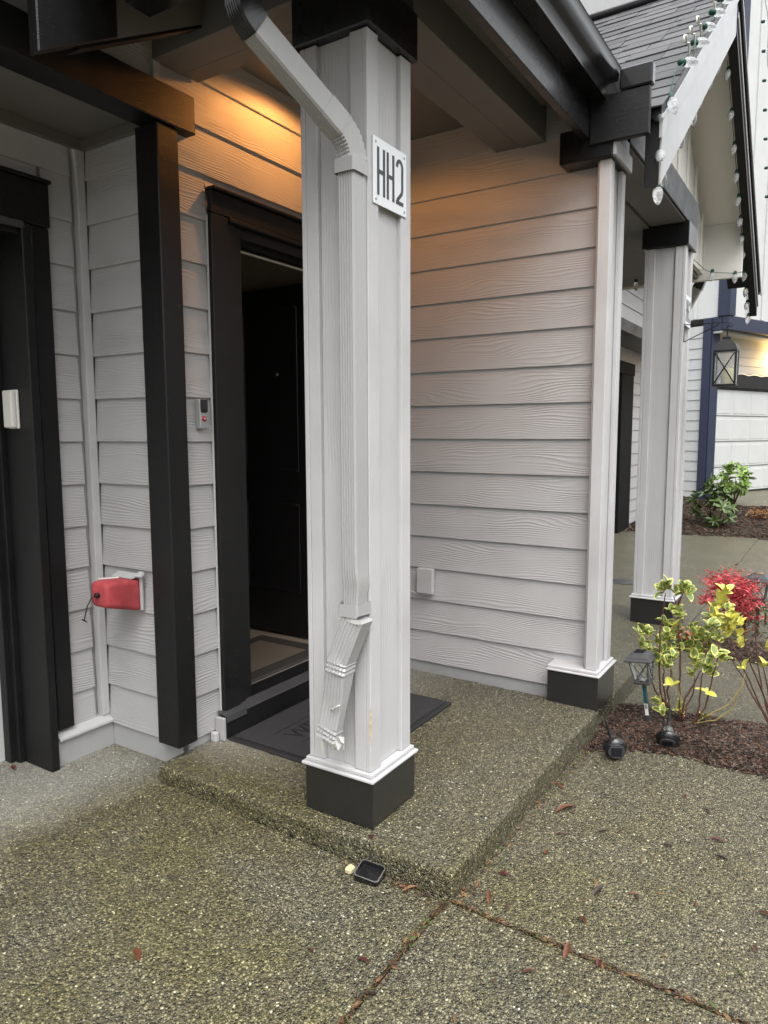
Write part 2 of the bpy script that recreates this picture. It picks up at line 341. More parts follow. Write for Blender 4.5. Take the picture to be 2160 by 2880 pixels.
def lathem(prof, n=20):
    V, F = [], []
    for r, z in prof:
        for k in range(n): a = 2*math.pi*k/n; V.append((r*math.cos(a), r*math.sin(a), z))
    L = len(prof)
    for i in range(L-1):
        for k in range(n): F.append((i*n+k, i*n+(k+1) % n, (i+1)*n+(k+1) % n, (i+1)*n+k))
    F += [tuple(range(n-1, -1, -1)), tuple((L-1)*n+k for k in range(n))]
    return pm(V, F, smooth=True)
def smooth_angle(o, deg=35):
    for p in o.data.polygons: p.use_smooth = True
    try: o.data.set_sharp_from_angle(angle=R(deg))
    except Exception: pass
    return o

# ------------------------------------------------------------------ ground
def gz(x, y): return -.10+.027*min(y, 0)-.02*min(max(x, 0), 4)+.10*min(max(x-9.3, 0), 3.5)
soilV = [(-60, -60, -.9), (60, -60, -.9), (60, 60, -.9), (-60, 60, -.9)]
def patch(name, x0, x1, y0, y1, m, parent=None, dz=0, skirt=.05, nx=None, ny=None):
    nx = nx or max(1, min(60, int((x1-x0)/.5))); ny = ny or max(1, min(40, int((y1-y0)/.5)))
    V = [(x0+(x1-x0)*i/nx, y0+(y1-y0)*j/ny) for j in range(ny+1) for i in range(nx+1)]
    V = [(x, y, gz(x, y)+dz) for x, y in V]; F = [(j*(nx+1)+i, j*(nx+1)+i+1, (j+1)*(nx+1)+i+1, (j+1)*(nx+1)+i) for j in range(ny) for i in range(nx)]
    if skirt:
        ring = [i for i in range(nx+1)]+[j*(nx+1)+nx for j in range(1, ny+1)]+[ny*(nx+1)+i for i in range(nx-1, -1, -1)]+[j*(nx+1) for j in range(ny-1, 0, -1)]
        b = len(V); V += [(V[k][0], V[k][1], V[k][2]-skirt) for k in ring]; n = len(ring)
        F += [(ring[k], b+k, b+(k+1) % n, ring[(k+1) % n]) for k in range(n)]
    return link(name, pm(V, F), m, parent)
ground = patch("ground", -60, 60, -60, 60, m_soil, None, -.018, 0, 120, 120); tag(ground, kind='structure')
driveway = patch("driveway", -7.99, .098, -1.281, .0, m_agg, None, 0, .05, 30, 8); tag(driveway, kind='structure')
patch("concrete_panel", -7.99, .25, .0, .74, m_agg, driveway, 0, 0)
patch("concrete_panel", -7.99, .100, -9, -1.296, m_agg, driveway)
patch("concrete_panel", .116, 9.6, -9, -1.302, m_agg, driveway, 0, .05, 40, 16)
patch("concrete_panel", 1.60, 9.6, -1.298, .74, m_agg, driveway)
fard = patch("far_driveway", 11.4, 24, -9, -.55, m_agg); tag(fard, kind='structure')

def slab(name, x0, x1, y0, y1, ztop, slope):
    """porch slab with worn rounded arrises and a slight fall to the front"""
    o = box(name, x0, x1, y0, y1, -.34, 0, m_agg, None, .016, 3)
    me = o.data; h = .17
    bm = bmesh.new(); bm.from_mesh(me); bmesh.ops.subdivide_edges(bm, edges=[e for e in bm.edges if e.calc_length() > .3], cuts=24, use_grid_fill=True)
    r2 = random.Random(3)
    for v in bm.verts:
        if v.co.z > -.02:
            wx, wy = v.co.x+o.location.x, v.co.y+o.location.y
            v.co.z += ztop+slope*wy + (r2.uniform(-.002, .001) if v.co.z > h-.012 else 0)
            if v.co.z < h-.001: v.co.x += r2.uniform(-.002, .002); v.co.y += r2.uniform(-.002, .002)
    bm.to_mesh(me); bm.free(); return tag(smooth_angle(o, 50), kind='structure')
slab("porch_slab", .108, 1.672, -1.303, .02, -.038, .008)
slab("neighbour_porch_slab", 1.93, 3.86, -1.303, .02, -.045, .008)

# ------------------------------------------------------------------ townhouse
house = thing("townhouse", (1.0, 0, -.1), "grey lap-sided townhouse with black trim, open black door and covered porch", "house")
def plank_mesh(L, H=.178, lap=.022, t=.009):
    v = [(x, y, z) for x in (0, L) for y, z in ((0, .0015), (.0015, 0), (t+.003, 0), (t+.014, H+lap), (.0135, H+lap))]
    F = [(0, 1, 2, 3, 4), (9, 8, 7, 6, 5)]+[(i, 5+i, 5+(i+1) % 5, (i+1) % 5) for i in range(5)]
    return bevelled(pm(v, F), 0)
def siding(wall, origin, face, spans, z0=0, H=.178, m=None, name="siding_plank", top=None):
    """face 'y': wall looks to -Y, runs +X.  face 'x': looks to -X, runs towards -Y.  spans: per course list of (u0,u1)"""
    for k, sp in enumerate(spans):
        for u0, u1 in sp:
            h = H; lap = .022
            if top is not None and z0+(k+1)*H > top: h = top-(z0+k*H); lap = 0
            me = plank_mesh(u1-u0, h, lap); dz = rnd.uniform(-.0012, .0012)
            if face == 'y': o = link(name, me, m or m_siding, wall, (origin[0]+u0, origin[1], z0+k*H+dz))
            else:
                o = link(name, me, m or m_siding, wall, (origin[0], origin[1]-u0, z0+k*H+dz)); o.rotation_euler = (0, 0, R(-90))
# entry wall (door opening x .60-1.57, z .07-2.16)
w_entry = box("entry_wall", .25, .60, .03, .14, -.2, 2.9, m_found, house)
box("wall_backing", 1.60, 1.80, .03, .14, -.2, 2.9, m_found, w_entry); box("wall_backing", .60, 1.60, .03, .14, 2.2, 2.9, m_found, w_entry)
box("foundation", .235, .42, .012, .06, -.3, -.0005, m_found, w_entry, .003)
sp = []
for k in range(16):
    z = k*.178
    if z > 2.17: sp.append([(0, 1.491)])
    elif z+.178 > 2.256: sp.append([(0, .225), (1.41, 1.491)])
    else: sp.append([(0, .225), (1.41, 1.491)])
sp[12] = [(0, .225), (1.41, 1.491)]
siding(w_entry, (.223, 0), 'y', sp, top=2.83)
link("siding_plank", plank_mesh(1.15, .045, .02, .004), m_siding, w_entry, (.449, .0062, 2.270))
# wall above the garage beam
siding(w_entry, (-3.5, 0.004), 'y', [[(0, 3.70)]]*3, z0=2.50)
box("corner_trim", .196, .226, -.006, .03, 2.57, 2.95, m_trim, w_entry)
# side wall of the garage recess (faces -X at x=.223)
w_side = box("recess_side_wall", .255, .30, .03, .50, -.2, 2.6, m_found, house)
siding(w_side, (.223, .475), 'x', [[(.007, .475)]]*14, top=2.468)
box("foundation", .236, .27, .012, .50, -.3, -.0005, m_found, w_side, .003)
# garage wall (faces -Y at y=.475)
w_gar = box("garage_wall", -.03, .30, .505, .56, -.2, 2.6, m_found, house)
box("wall_backing", -6, -.03, .505, .56, 2.08, 2.6, m_found, w_gar)
sp = []
for k in range(14): sp.append([(.0, 6.16)] if k*.178 > 2.24 else [(6.04, 6.163)])
siding(w_gar, (-6.0, .475), 'y', sp, top=2.468)
link("siding_plank", plank_mesh(6.02, .055, .02), m_siding, w_gar, (-6, .4755, 2.258))
box("corner_trim", .186, .2228, .462, .50, .04, 2.468, m_trim, w_gar)
prism("foundation_ledge", [(.44, .006), (.44, .018), (.475, .040), (.52, .040), (.52, .006)], 'x', -.035, .224, m_trim, w_gar, .002)
box("foundation", -.035, .236, .458, .52, -.3, .005, m_found, w_gar, .003)
# garage opening: casing, jamb, door
g_case = box("garage_casing", -.031, .042, .452, .474, .050, 2.078, m_blkZ, house, .003)
box("header_board", -6, .046, .446, .474, 2.082, 2.245, m_blkX, g_case, .003); box("header_cap", -6, .052, .434, .474, 2.246, 2.260, m_blkX, g_case, .002)
g_jamb = box("garage_jamb", -.084, -.0475, .430, .62, -.11, 2.074, m_blkZ, house, .003)
box("jamb_stop", -.107, -.060, .622, .668, -.11, 2.05, m_blkZ, g_jamb, .002); box("jamb_stop", -.128, -.08, .655, .70, -.11, 2.05, m_blkZ, g_jamb, .002)
box("head_jamb", -6, -.050, .45, .70, 2.030, 2.080, m_blkX, g_jamb, .002); box("head_flashing", -6, -.075, .425, .449, 2.052, 2.078, m_darkgrey, g_jamb, .003)
g_door = box("garage_door", -6, -.10, .705, .75, -.11, 2.05, m_farwhite, house, .002)
for i in range(4): box("door_panel", -5.9, -.17, .695, .704, -.08+i*.53, .40+i*.53, m_farwhite, g_door, .004)
# corner post and beam over the garage recess
post = prism("corner_post", [(.178, -.032), (.281, -.032), (.281, -.006), (.216, -.006), (.216, .092), (.178, .092)], 'z', .008, 2.424, m_blkZ, house, .004)
box("garage_beam", -6, .362, -.042, .075, 2.428, 2.566, m_blkX, house, .004)
box("garage_soffit", -6, .222, .07, .475, 2.468, 2.50, m_soffit, house, .001)
box("frieze_board", -6, .222, .452, .473, 2.425, 2.4675, m_soffit, w_gar, .001)
box("frieze_board", .204, .222, .093, .46, 2.425, 2.4675, m_soffit, w_side, .001)
# porch side wall (faces -X at x=1.714)
w_porch = box("porch_side_wall", 1.744, 1.85, -1.22, .02, -.2, 2.9, m_found, house)
siding(w_porch, (1.714, 0), 'x', [[(.0, 1.232)]]*16, z0=-.002, top=2.83)
box("foundation", 1.728, 1.76, -1.22, 0, -.3, -.003, m_found, w_porch, .002)
# upper storey behind the porch roofs
box("upper_wall", -6, 1.9, .10, .3, 2.9, 6.5, m_trim, house); box("upper_wall", 1.9, 9.0, .5, .7, 2.9, 6.5, m_trim, house)
# porch beams, ceiling, soffit
box("porch_beam", .47, 1.722, -.955, -.83, 2.648, 2.84, m_soffit, house, .003); box("porch_beam", .47, 1.722, -.826, -.70, 2.652, 2.84, m_soffit, house, .003)
box("porch_beam", .195, .33, -.69, .0, 2.648, 2.84, m_soffit, house, .003); box("porch_beam", .334, .42, -.69, .0, 2.652, 2.84, m_soffit, house, .003)
box("porch_ceiling", .40, 1.74, -.72, .03, 2.816, 2.84, m_soffit, house, .001)
box("porch_soffit", -.30, 1.66, -1.20, -.95, 2.79, 2.81, m_soffit, house, .001); box("porch_soffit", -.30, .30, -.97, -.33, 2.80, 2.82, m_soffit, house, .001)
fas = box("eave_fascia", -.32, 1.64, -1.200, -1.165, 2.572, 2.80, m_blkwet, house, .004)
box("eave_fascia", 1.598, 1.630, -1.455, -1.2005, 2.545, 2.742, m_blkY, house, .004); box("eave_return", 1.590, 1.640, -1.465, -1.3275, 2.744, 2.832, m_metalblk, house, .006)
box("eave_fascia", -.350, -.322, -1.20, -.335, 2.525, 2.80, m_blkY, house, .003)  # unseen left fascia, added low to shade the column top
roofp = prism("porch_roof", [(-1.27, 2.85), (.12, 3.15), (.12, 3.19), (-1.27, 2.89)], 'x', -.36, 1.75, m_shingle, house)
# sloping rake of the garage roof, top left
rk = prism("garage_rake_board", [(-.440, 2.335), (-.170, 2.487), (-.170, 2.78), (-.440, 2.63)], 'y', -.28, -.235, m_blkX, house, .004)
prism("rake_moulding", [(-.24, 2.56), (.60, 3.04), (.60, 3.30), (-.24, 2.82)], 'y', -.325, -.282, m_blkX, rk, .004)
prism("rake_soffit_panel", [(-.169, 2.490), (.50, 2.866), (.50, 3.1), (-.169, 2.78)], 'y', -.262, -.240, m_soffit, rk, .001)
prism("rake_edge", [(-.3, 2.404), (.50, 2.856), (.50, 2.866), (-.3, 2.414)], 'y', -.262, -.20, m_blkX, rk, .001)
prism("garage_roof", [(-.46, 2.66), (.70, 3.32), (.70, 3.36), (-.46, 2.70)], 'y', -.30, .12, m_shingle, house)
box("garage_roof_eave", -6, -.45, -.30, .1, 2.64, 2.70, m_blkX, house)
# recessed ceiling lamp
lamp = thing("ceiling_lamp", (.86, -.25, 2.815), "small warm recessed lamp in the porch ceiling above the door", "lamp")
link("trim_ring", lathem([(.05, 0), (.075, 0), (.078, -.006), (.05, -.008)], 24), m_white, lamp, (.86, -.25, 2.812)); link("diffuser", lathem([(.001, -.004), (.048, -.004), (.048, -.001), (.001, -.001)], 24), m_lampglow, lamp, (.86, -.25, 2.811))
ld = bpy.data.lights.new("lamp_light", 'SPOT'); ld.energy = 15; ld.color = (1, .39, .095); ld.spot_size = R(170); ld.spot_blend = .3; ld.shadow_soft_size = .05
lo = bpy.data.objects.new("lamp_light", ld); COL.objects.link(lo); lo.parent = lamp; lo.location = (0, 0, -.02)

# ------------------------------------------------------------------ door
case = box("door_casing", .448, .545, -.024, .0, .078, 2.168, m_blkZ, house, .003)
box("head_casing", .448, 1.63, -.026, .0, 2.170, 2.256, m_blkX, case, .003); box("head_cap", .444, 1.64, -.050, .0, 2.257, 2.268, m_blkX, case, .002)
box("inner_casing", .546, .590, -.012, .03, .075, 2.15, m_blkZ, case, .003); box("inner_head", .546, 1.60, -.034, .03, 2.151, 2.168, m_blkX, case, .003)
box("jamb", .591, .640, .0, .13, .07, 2.15, m_blkZ, case, .002); box("head_jamb", .640, 1.55, .0, .13, 2.108, 2.150, m_blkX, case, .002)
box("weather_strip", .640, 1.55, .112, .124, 2.090, 2.098, m_white, case, .001); box("jamb", 1.55, 1.60, .0, .13, .07, 2.15, m_blkZ, case, .002); box("right_casing", 1.60, 1.64, -.024, 0, .078, 2.168, m_blkZ, case, .003)
box("caulk_bead", .4405, .4475, -.006, .004, .07, 2.16, m_trim, case, .002)
sill = box("door_sill_board", .424, 1.66, -.052, -.02, -.036, .062, m_blkX, house, .004)
prism("sill_flashing", [(-.060, .040), (-.056, .066), (.0, .078), (.0, .074), (-.054, .062), (-.057, .040)], 'x', .424, .545, m_darkgrey, sill); prism("sill_flashing", [(-.058, .060), (-.056, .066), (.0, .078), (.0, .074)], 'x', .546, 1.66, m_darkgrey, sill)
box("sill_end_trim", .408, .4235, -.053, .0, -.040, .060, m_found, sill, .003); box("sill_end_trim", .380, .4025, -.03, .0, -.040, .0, m_trim, sill, .003)
thr = box("door_threshold", .640, 1.55, -.005, .135, .05, .066, m_metalblk, sill, .002)
for i in range(9): box("threshold_rib", .640, 1.55, .004+i*.0135, .011+i*.0135, .066, .0705, m_metalblk, sill, .001)
box("threshold_rail", .640, 1.55, .136, .152, .05, .078, m_darkgrey, sill, .003); box("threshold_lip", .74, 1.55, -.014, -.006, .066, .074, m_white, sill, .001)
door = box("front_door", 1.500, 1.545, .10, 1.01, .085, 2.108, m_doorblk, house, .003)
for z0, z1 in ((1.055, 1.99), (.345, .870)):
    for k, (a0, a1, b0, b1) in enumerate(((.40, .415, z0, z1), (.80, .815, z0, z1), (.415, .80, z0, z0+.015), (.415, .80, z1-.015, z1))):
        box("panel_moulding", 1.492, 1.4995, a0, a1, b0, b1, m_doorblk, door, .003)
pp = link("peephole", lathem([(.001, .004), (.007, .004), (.010, .001), (.010, 0)], 14), m_screw, door, (1.4985, .555, 1.615)); pp.rotation_euler = (0, R(-90), 0)
room = box("room_floor", .45, 1.75, .13, 3.0, .02, .068, m_floor, house, 0)
box("room_wall", 1.64, 1.70, .15, 3.0, .07, 2.7, m_room, house, 0); box("room_wall", .40, .46, .15, 3.0, .07, 2.7, m_room, house, 0)
box("room_wall", .45, 1.70, 3.0, 3.05, .07, 2.7, m_room, house, 0); box("room_ceiling", .40, 1.75, .15, 3.05, 2.5, 2.55, m_ceilin, house, 0)

# ------------------------------------------------------------------ columns
def column(cx, cy, z0, label, half=.130, detail=True):
    t = thing("porch_column", (cx, cy, z0), label, "column", "porch columns")
    h = half; b = .1425; c = .152
    box("base", cx-b, cx+b, cy-b, cy+b, z0, .118, m_base, t, .005)
    box("base_moulding", cx-c, cx+c, cy-c, cy+c, .119, .130, m_trim, t, .003); box("base_moulding", cx-c+.012, cx+c-.012, cy-c+.012, cy+c-.012, .1305, .146, m_trim, t, .003)
    i = h-.019
    box("shaft", cx-i, cx+i, cy-i, cy+i, .1465, 2.489, m_panel, t, .001)
    box("front_panel", cx-i+.002, cx+i-.002, cy-i-.002, cy-i-.0002, .149, 2.487, m_panelx, t, 0)
    # corner boards: the front pair butt over the side pair
    w = .062
    for sx in (-1, 1):
        for sy in (-1, 1):
            ox = cx+sx*h; ix = cx+sx*(h-w); oy = cy+sy*(h-.0005); iy = cy+sy*(h-.019)
            box("corner_board", min(ox, ix), max(ox, ix), min(oy, iy), max(oy, iy), .147, 2.488, m_trim, t, .0025)
            oy2 = cy+sy*(h-.0197); iy2 = cy+sy*(h-.019-.047); ox2 = cx+sx*(h-.001); ix2 = cx+sx*(h-.019)
            box("corner_board", min(ox2, ix2), max(ox2, ix2), min(oy2, iy2), max(oy2, iy2), .147, 2.488, m_trim, t, .0025)
    c2 = .147
    box("capital", cx-c2, cx+c2, cy-c2, cy+c2, 2.490, 2.640, m_blkwet, t, .004)
    return t
col1 = column(.318, -.828, -.045, "grey boarded porch column carrying the HH2 plate and the broken downspout")
def chip(z0, z1, seed):
    r2 = random.Random(seed); V, F = [], []; n = 12
    for i in range(n+1):
        z = z0+(z1-z0)*i/n; s = math.sin(math.pi*i/n)*.0035+r2.uniform(.0003, .003)
        V += [(-.0006-.0, s*.9, z), (-.0006, -.0012, z), (s, -.0012, z)]
    for i in range(n): a = i*3; F += [(a, a+1, a+4, a+3), (a+1, a+2, a+5, a+4)]
    return pm(V, F)
tag(link("chipped_edge", chip(.25, .37, 2), m_wood, col1, (.1882, -.9576, 0)), "bare wood where the column corner paint is knocked off")
# end column of the porch side wall
c2 = thing("wall_end_column", (1.76, -1.18, -.05), "grey trimmed end of the siding wall on a squat black base", "column", "porch columns")
box("base", 1.618, 1.912, -1.305, -1.055, -.055, .112, m_base, c2, .005)
box("base_moulding", 1.609, 1.921, -1.314, -1.052, .113, .123, m_trim, c2, .003); box("base_moulding", 1.622, 1.908, -1.301, -1.054, .1235, .138, m_trim, c2, .003)
box("shaft", 1.662, 1.865, -1.268, -1.224, .139, 2.489, m_panelx, c2, .001)
box("corner_board", 1.642, 1.664, -1.290, -1.236, .139, 2.489, m_trim, c2, .0025); box("corner_board", 1.6645, 1.70, -1.2895, -1.269, .139, 2.489, m_trim, c2, .0025)
box("corner_board", 1.83, 1.888, -1.290, -1.269, .139, 2.489, m_trim, c2, .0025); box("side_return", 1.6643, 1.716, -1.2685, -1.2365, .139, 2.489, m_trim, c2, .001)
box("capital", 1.612, 1.90, -1.300, -1.060, 2.490, 2.632, m_blkwet, c2, .004); tag(box("capital_sheen_face", 1.614, 1.90, -1.316, -1.301, 2.490, 2.562, m_lightgrey, c2, .003), "capital front board coloured pale as sky sheen on wet black paint")  # pale front board paints the sky's reflection onto the black capital
col3 = column(3.545, -1.165, -.07, "grey boarded porch column with the HH3 plate and hanging lantern")

# ------------------------------------------------------------------ unit plates
def stroke(pts, wd):
    V, F = [], []; n = len(pts)
    for i, p in enumerate(pts):
        a = Vector(pts[max(i-1, 0)]); b = Vector(pts[min(i+1, n-1)]); d = (b-a).normalized(); q = Vector((-d.y, d.x))*wd/2
        V += [Vector(p)+q, Vector(p)-q]
    return V, [(2*i, 2*i+1, 2*i+3, 2*i+2) for i in range(n-1)]
def digit(ch, w_, h, sw):
    A = lambda cx, cy, rx, ry, a0, a1, n=12: [(cx+rx*math.cos(R(a0+(a1-a0)*i/n)), cy+ry*math.sin(R(a0+(a1-a0)*i/n))) for i in range(n+1)]
    s = sw/2; r = w_/2-s
    if ch == 'H': return [[(s, 0), (s, h)], [(w_-s, 0), (w_-s, h)], [(sw, h/2), (w_-sw, h/2)]]
    if ch == '2': return [A(w_/2, h-s-r*1.25, r, r*1.25, 180, 0)+A(w_/2-.2*r, h*.42, r*1.2, h*.25, 15, -40, 5)+[(s*1.2, sw)], [(0, s), (w_, s)]]
    return [A(w_/2, h*.75-s/2, r, h*.25-s/2, 165, -80), A(w_/2, h*.25+s*.3, r, h*.25-s*.7, 80, -165)]
def plate(text, x0, z0, yf, label):
    t = thing("unit_plate", (x0+.1, yf, z0), label, "sign")
    box("plate", x0, x0+.2, yf-.004, yf-.001, z0, z0+.2, m_sign, t, .001)
    gw, h, sw = .045, .142, .0115
    for i, ch in enumerate(text):
        V, F = [], []
        for st in digit(ch, gw, h, sw):
            v, f_ = stroke(st, sw); b = len(V); V += [(p.x, 0, p.y) for p in v]; F += [tuple(b+k for k in q) for q in f_]
        me = pm(V, F); bm = bmesh.new(); bm.from_mesh(me); ret = bmesh.ops.extrude_face_region(bm, geom=bm.faces[:])
        for g_ in ret['geom']:
            if isinstance(g_, bmesh.types.BMVert): g_.co.y -= .0012
        bmesh.ops.recalc_face_normals(bm, faces=bm.faces[:]); bm.to_mesh(me); bm.free()
        link("character", me, m_letter, t, (x0+.022+i*.0555, yf-.0042, z0+.030))
    for a, b in ((.015, .015), (.185, .015), (.015, .185), (.185, .185)):
        s_ = link("screw", lathem([(.001, .0025), (.003, .0022), (.0045, .0005), (.0045, 0)], 10), m_screw, t, (x0+a, yf-.004, z0+b)); s_.rotation_euler = (R(90), 0, 0)
plate("HH2", .212, 1.987, -.9582, "white square plate reading HH2 on the near column")
plate("HH3", 3.445, 1.980, -1.2952, "white square plate reading HH3 on the far column")

# ------------------------------------------------------------------ downspouts
def ribbed(wx, wy):
    """cross-section a = along X (towards the column +), b = across; ribs on the outer face and both sides"""
    P = []; n = 5
    hx, hy = wx/2, wy/2; ch = .006
    for i in range(n*4+1):
        b = -hy+ch+(2*hy-2*ch)*i/(n*4); P.append((-hx+(.0036 if (i % 4) in (2, 3) and i < n*4 else 0), b))
    P += [(-hx+ch, hy), (hx-ch, hy), (hx, hy-ch), (hx, -hy+ch), (hx-ch, -hy), (-hx+ch, -hy)]
    return P
dsp = thing("downspout", (.152, -.925, .24), "grey ribbed downspout on the near column, crushed and torn at its foot", "downspout")
prof = ribbed(.074, .060); X0 = .151
def dpipe(name, path, m, scales=None, cap=True, pf=prof, parent=dsp, dent=None, rs=None, side=(1, 0, 0)):
    o0 = Vector(path[0]); V, F = sweep([Vector(p)-o0 for p in path], pf, side, scales, cap)
    if dent:
        V = [v+noise.noise_vector((v+Vector((rs, rs*.7, 0)))*26)*dent*3 for v in V]
    return smooth_angle(link(name, pm(V, F), m, parent, o0), 40)
yc, zc = -.925, 2.10
dpipe("pipe", [(X0, yc, 2.098), (X0, yc, 1.4), (X0, yc, 1.0), (X0, yc, .86), (X0, yc-.001, .83), (X0+.001, yc-.003, .80), (X0+.003, yc+.002, .76), (X0+.002, yc+.002, .73), (X0, yc+.002, .70)], m_dspout, [(1, 1), (1, 1), (1, 1), (1, 1), (.97, 1.03), (.92, 1.08), (.84, .98), (.84, 1.0), (.85, 1.0)])
# elbow leans out from the column to the gutter on the porch roof's left edge
DH = Vector((-.962, .272, 0)); SN = (.272, .962, 0); prof_o = [(q[1], -q[0]) for q in prof]; EL = R(58)
bend = []; sc = []
for i in range(15):
    a = EL*i/14; rr = .105; p = Vector((X0, yc, 2.095))+DH*rr*(1-math.cos(a))+Vector((0, 0, rr*math.sin(a)))
    bend.append(p); k = 1.06 if i % 2 else .98; sc.append((k, k) if 0 < i < 14 else (1.05, 1.05))
dpipe("elbow", bend, m_dspout, sc, True, prof_o, side=SN)
e = Vector(bend[-1]); dS = DH*math.sin(EL)+Vector((0, 0, math.cos(EL)))
dpipe("sloped_pipe", [e, e+dS*.07, e+dS*.0705, e+dS*.2, e+dS*.335], m_dspout, [(1.06, 1.06), (1.06, 1.06), (1, 1), (1, 1), (1, 1)], True, prof_o, side=SN)
e2 = e+dS*.33; b2, s2 = [], []
for i in range(13):
    a = EL*(1-i/12); rr = .085; p = e2+DH*rr*(math.cos(a)-math.cos(EL))+Vector((0, 0, rr*(math.sin(EL)-math.sin(a))))
    b2.append(p); k = 1.10 if i % 2 else 1.05; s2.append((k, k))
b2.append(b2[-1]+Vector((0, 0, .09))); s2.append((1.08, 1.08))
dpipe("top_elbow", b2, m_metalblk, s2, True, prof_o, side=SN)
def strap(z, zt, tear=False):
    hx, hy = .044, .037
    pts = [(.034, -hy), (-hx+.005, -hy), (-hx, -hy+.005), (-hx, hy-.005), (-hx+.005, hy), (.034, hy)]
    V, F = [], []
    for i, (a, b) in enumerate(pts):
        V += [(a, b, -.02+(.004*math.sin(i*2) if tear else 0)), (a, b, .02+(.003*math.cos(i*3) if tear else 0))]
    n = len(pts); F = [(2*i, 2*i+2, 2*i+3, 2*i+1) for i in range(n-1)]
    me = pm(V, F); o = link("strap", me, m_dspout, dsp, (X0, yc, z)); md = o.modifiers.new("s", 'SOLIDIFY'); md.thickness = .0012; return o
strap(2.075, 0); strap(.716, 0, True)
for (yy, zz) in ((yc+.012, 2.068), (yc+.004, .705)):
    s_ = link("screw", lathem([(.0015, .003), (.004, .0028), (.006, .0006), (.006, 0)], 10), m_screw, dsp, (X0-.042, yy, zz)); s_.rotation_euler = (0, R(-90), 0)
# broken kick-out, hanging and crushed
low = []; ls = []
P0, P1, P2, P3 = Vector((.145, -.940, .690)), Vector((.130, -.885, .545)), Vector((.118, -.868, .42)), Vector((.112, -.848, .315))
for i in range(8): low.append(P0.lerp(P1, i/7)); ls.append((.95-.03*i/7, 1.30-.06*i/7))
for i in range(1, 7): low.append(P1+(P2-P1)*(i*.06)); ls.append(((1.02, 1.32) if i % 2 else (.90, 1.22)))
dpipe("broken_elbow", low, m_dspout, ls, True, prof, dsp, .0004, 9)
low2 = []; ls2 = []
q0 = P1+(P2-P1)*.30
for i in range(6): low2.append(q0.lerp(P3, i/5)); ls2.append(((.86, 1.20), (.80, 1.26), (.62, 1.32), (.48, 1.34), (.50, 1.30), (.56, 1.26))[i])
dp_ = dpipe("crushed_pipe", low2, m_dspout, ls2, True, prof, dsp, .0009, 12)
cr = []; cs = []
for i in range(6): cr.append(P3+Vector((0, .002*i, -.008*i))); cs.append(((.64, 1.32) if i % 2 else (.52, 1.20)))
dpipe("crimped_collar", cr, m_dspout, cs, True, prof, dsp, .0004, 15)
tube("crease", [(.088, -.905, .405), (.086, -.890, .398), (.087, -.880, .386), (.089, -.872, .388), (.091, -.866, .380)], .003, m_dspout_raw, dsp, 6)
r2 = random.Random(21); V, F = [], []; n = 13
for i in range(n):
    u = -1+2*i/(n-1); y = -.862-u*.046; bot = .243+.020*u+r2.uniform(-.012, .010)+(.035 if i in (2, 3) else 0)
    V += [(.108-.012*math.cos(u*1.5)+r2.uniform(-.003, .003), y, .292), (.098+r2.uniform(-.007, .007), y-.002, (bot+.292)/2), (.102+r2.uniform(-.008, .008), y-.004, bot)]
F = [(3*i+j, 3*i+3+j, 3*i+4+j, 3*i+1+j) for i in range(n-1) for j in range(2)]
o = link("torn_end", pm(V, F), m_dspout_raw, dsp, (0, 0, 0)); md = o.modifiers.new("s", 'SOLIDIFY'); md.thickness = .0014
V, F = [], []
for i in range(10):
    u = i/9; y = -.975+u*.09
    V += [(.106+.01*u, y, .690), (.104+.01*u, y+.003, .672+.016*u+r2.uniform(-.004, .004))]
F = [(2*i, 2*i+2, 2*i+3, 2*i+1) for i in range(9)]
o = link("torn_edge", pm(V, F), m_dspout_raw, dsp); md = o.modifiers.new("s", 'SOLIDIFY'); md.thickness = .0015
# neighbour's downspout
ds3 = thing("downspout", (5.7, -.9, 2.1), "pale downspout with black elbow behind the far HH3 column", "downspout")
dpipe("black_elbow", [(5.7, -1.03, 3.0), (5.7, -1.03, 2.76), (5.7, -1.025, 2.70), (5.7, -1.01, 2.65), (5.7, -.99, 2.61)], m_metalblk, [(1, 1), (1, 1), (1.06, 1.06), (.98, .98), (1.05, 1.05)], True, ribbed(.08, .085), ds3)
dpipe("sloped_pipe", [(5.7, -.995, 2.62), (5.7, -.88, 2.40), (5.7, -.70, 2.06)], m_dspout, None, True, ribbed(.078, .075), ds3)

# ------------------------------------------------------------------ gutter
gut = thing("rain_gutter", (.8, -1.26, 2.72), "black wet gutter along the porch eave above the HH2 plate", "gutter")
gp = [(-1.202, 2.845), (-1.202, 2.722), (-1.272, 2.722), (-1.276, 2.742), (-1.292, 2.766), (-1.314, 2.790), (-1.320, 2.812), (-1.320, 2.838), (-1.326, 2.846), (-1.316, 2.852), (-1.311, 2.842), (-1.311, 2.812), (-1.304, 2.795), (-1.283, 2.773), (-1.268, 2.748), (-1.264, 2.730), (-1.210, 2.730), (-1.210, 2.845)]
smooth_angle(prism("trough", gp, 'x', -.40, 1.694, m_metalblk, gut), 60)
prism("end_cap", [(-1.203, 2.843), (-1.203, 2.724), (-1.271, 2.724), (-1.290, 2.766), (-1.318, 2.80), (-1.318, 2.843)], 'x', 1.694, 1.697, m_metalblk, gut)
g2 = thing("rain_gutter", (b2[-1].x, -.78, 2.53), "short black gutter on the left edge of the porch roof feeding the downspout", "gutter")
gx = b2[-1].x; gz0 = b2[-1].z
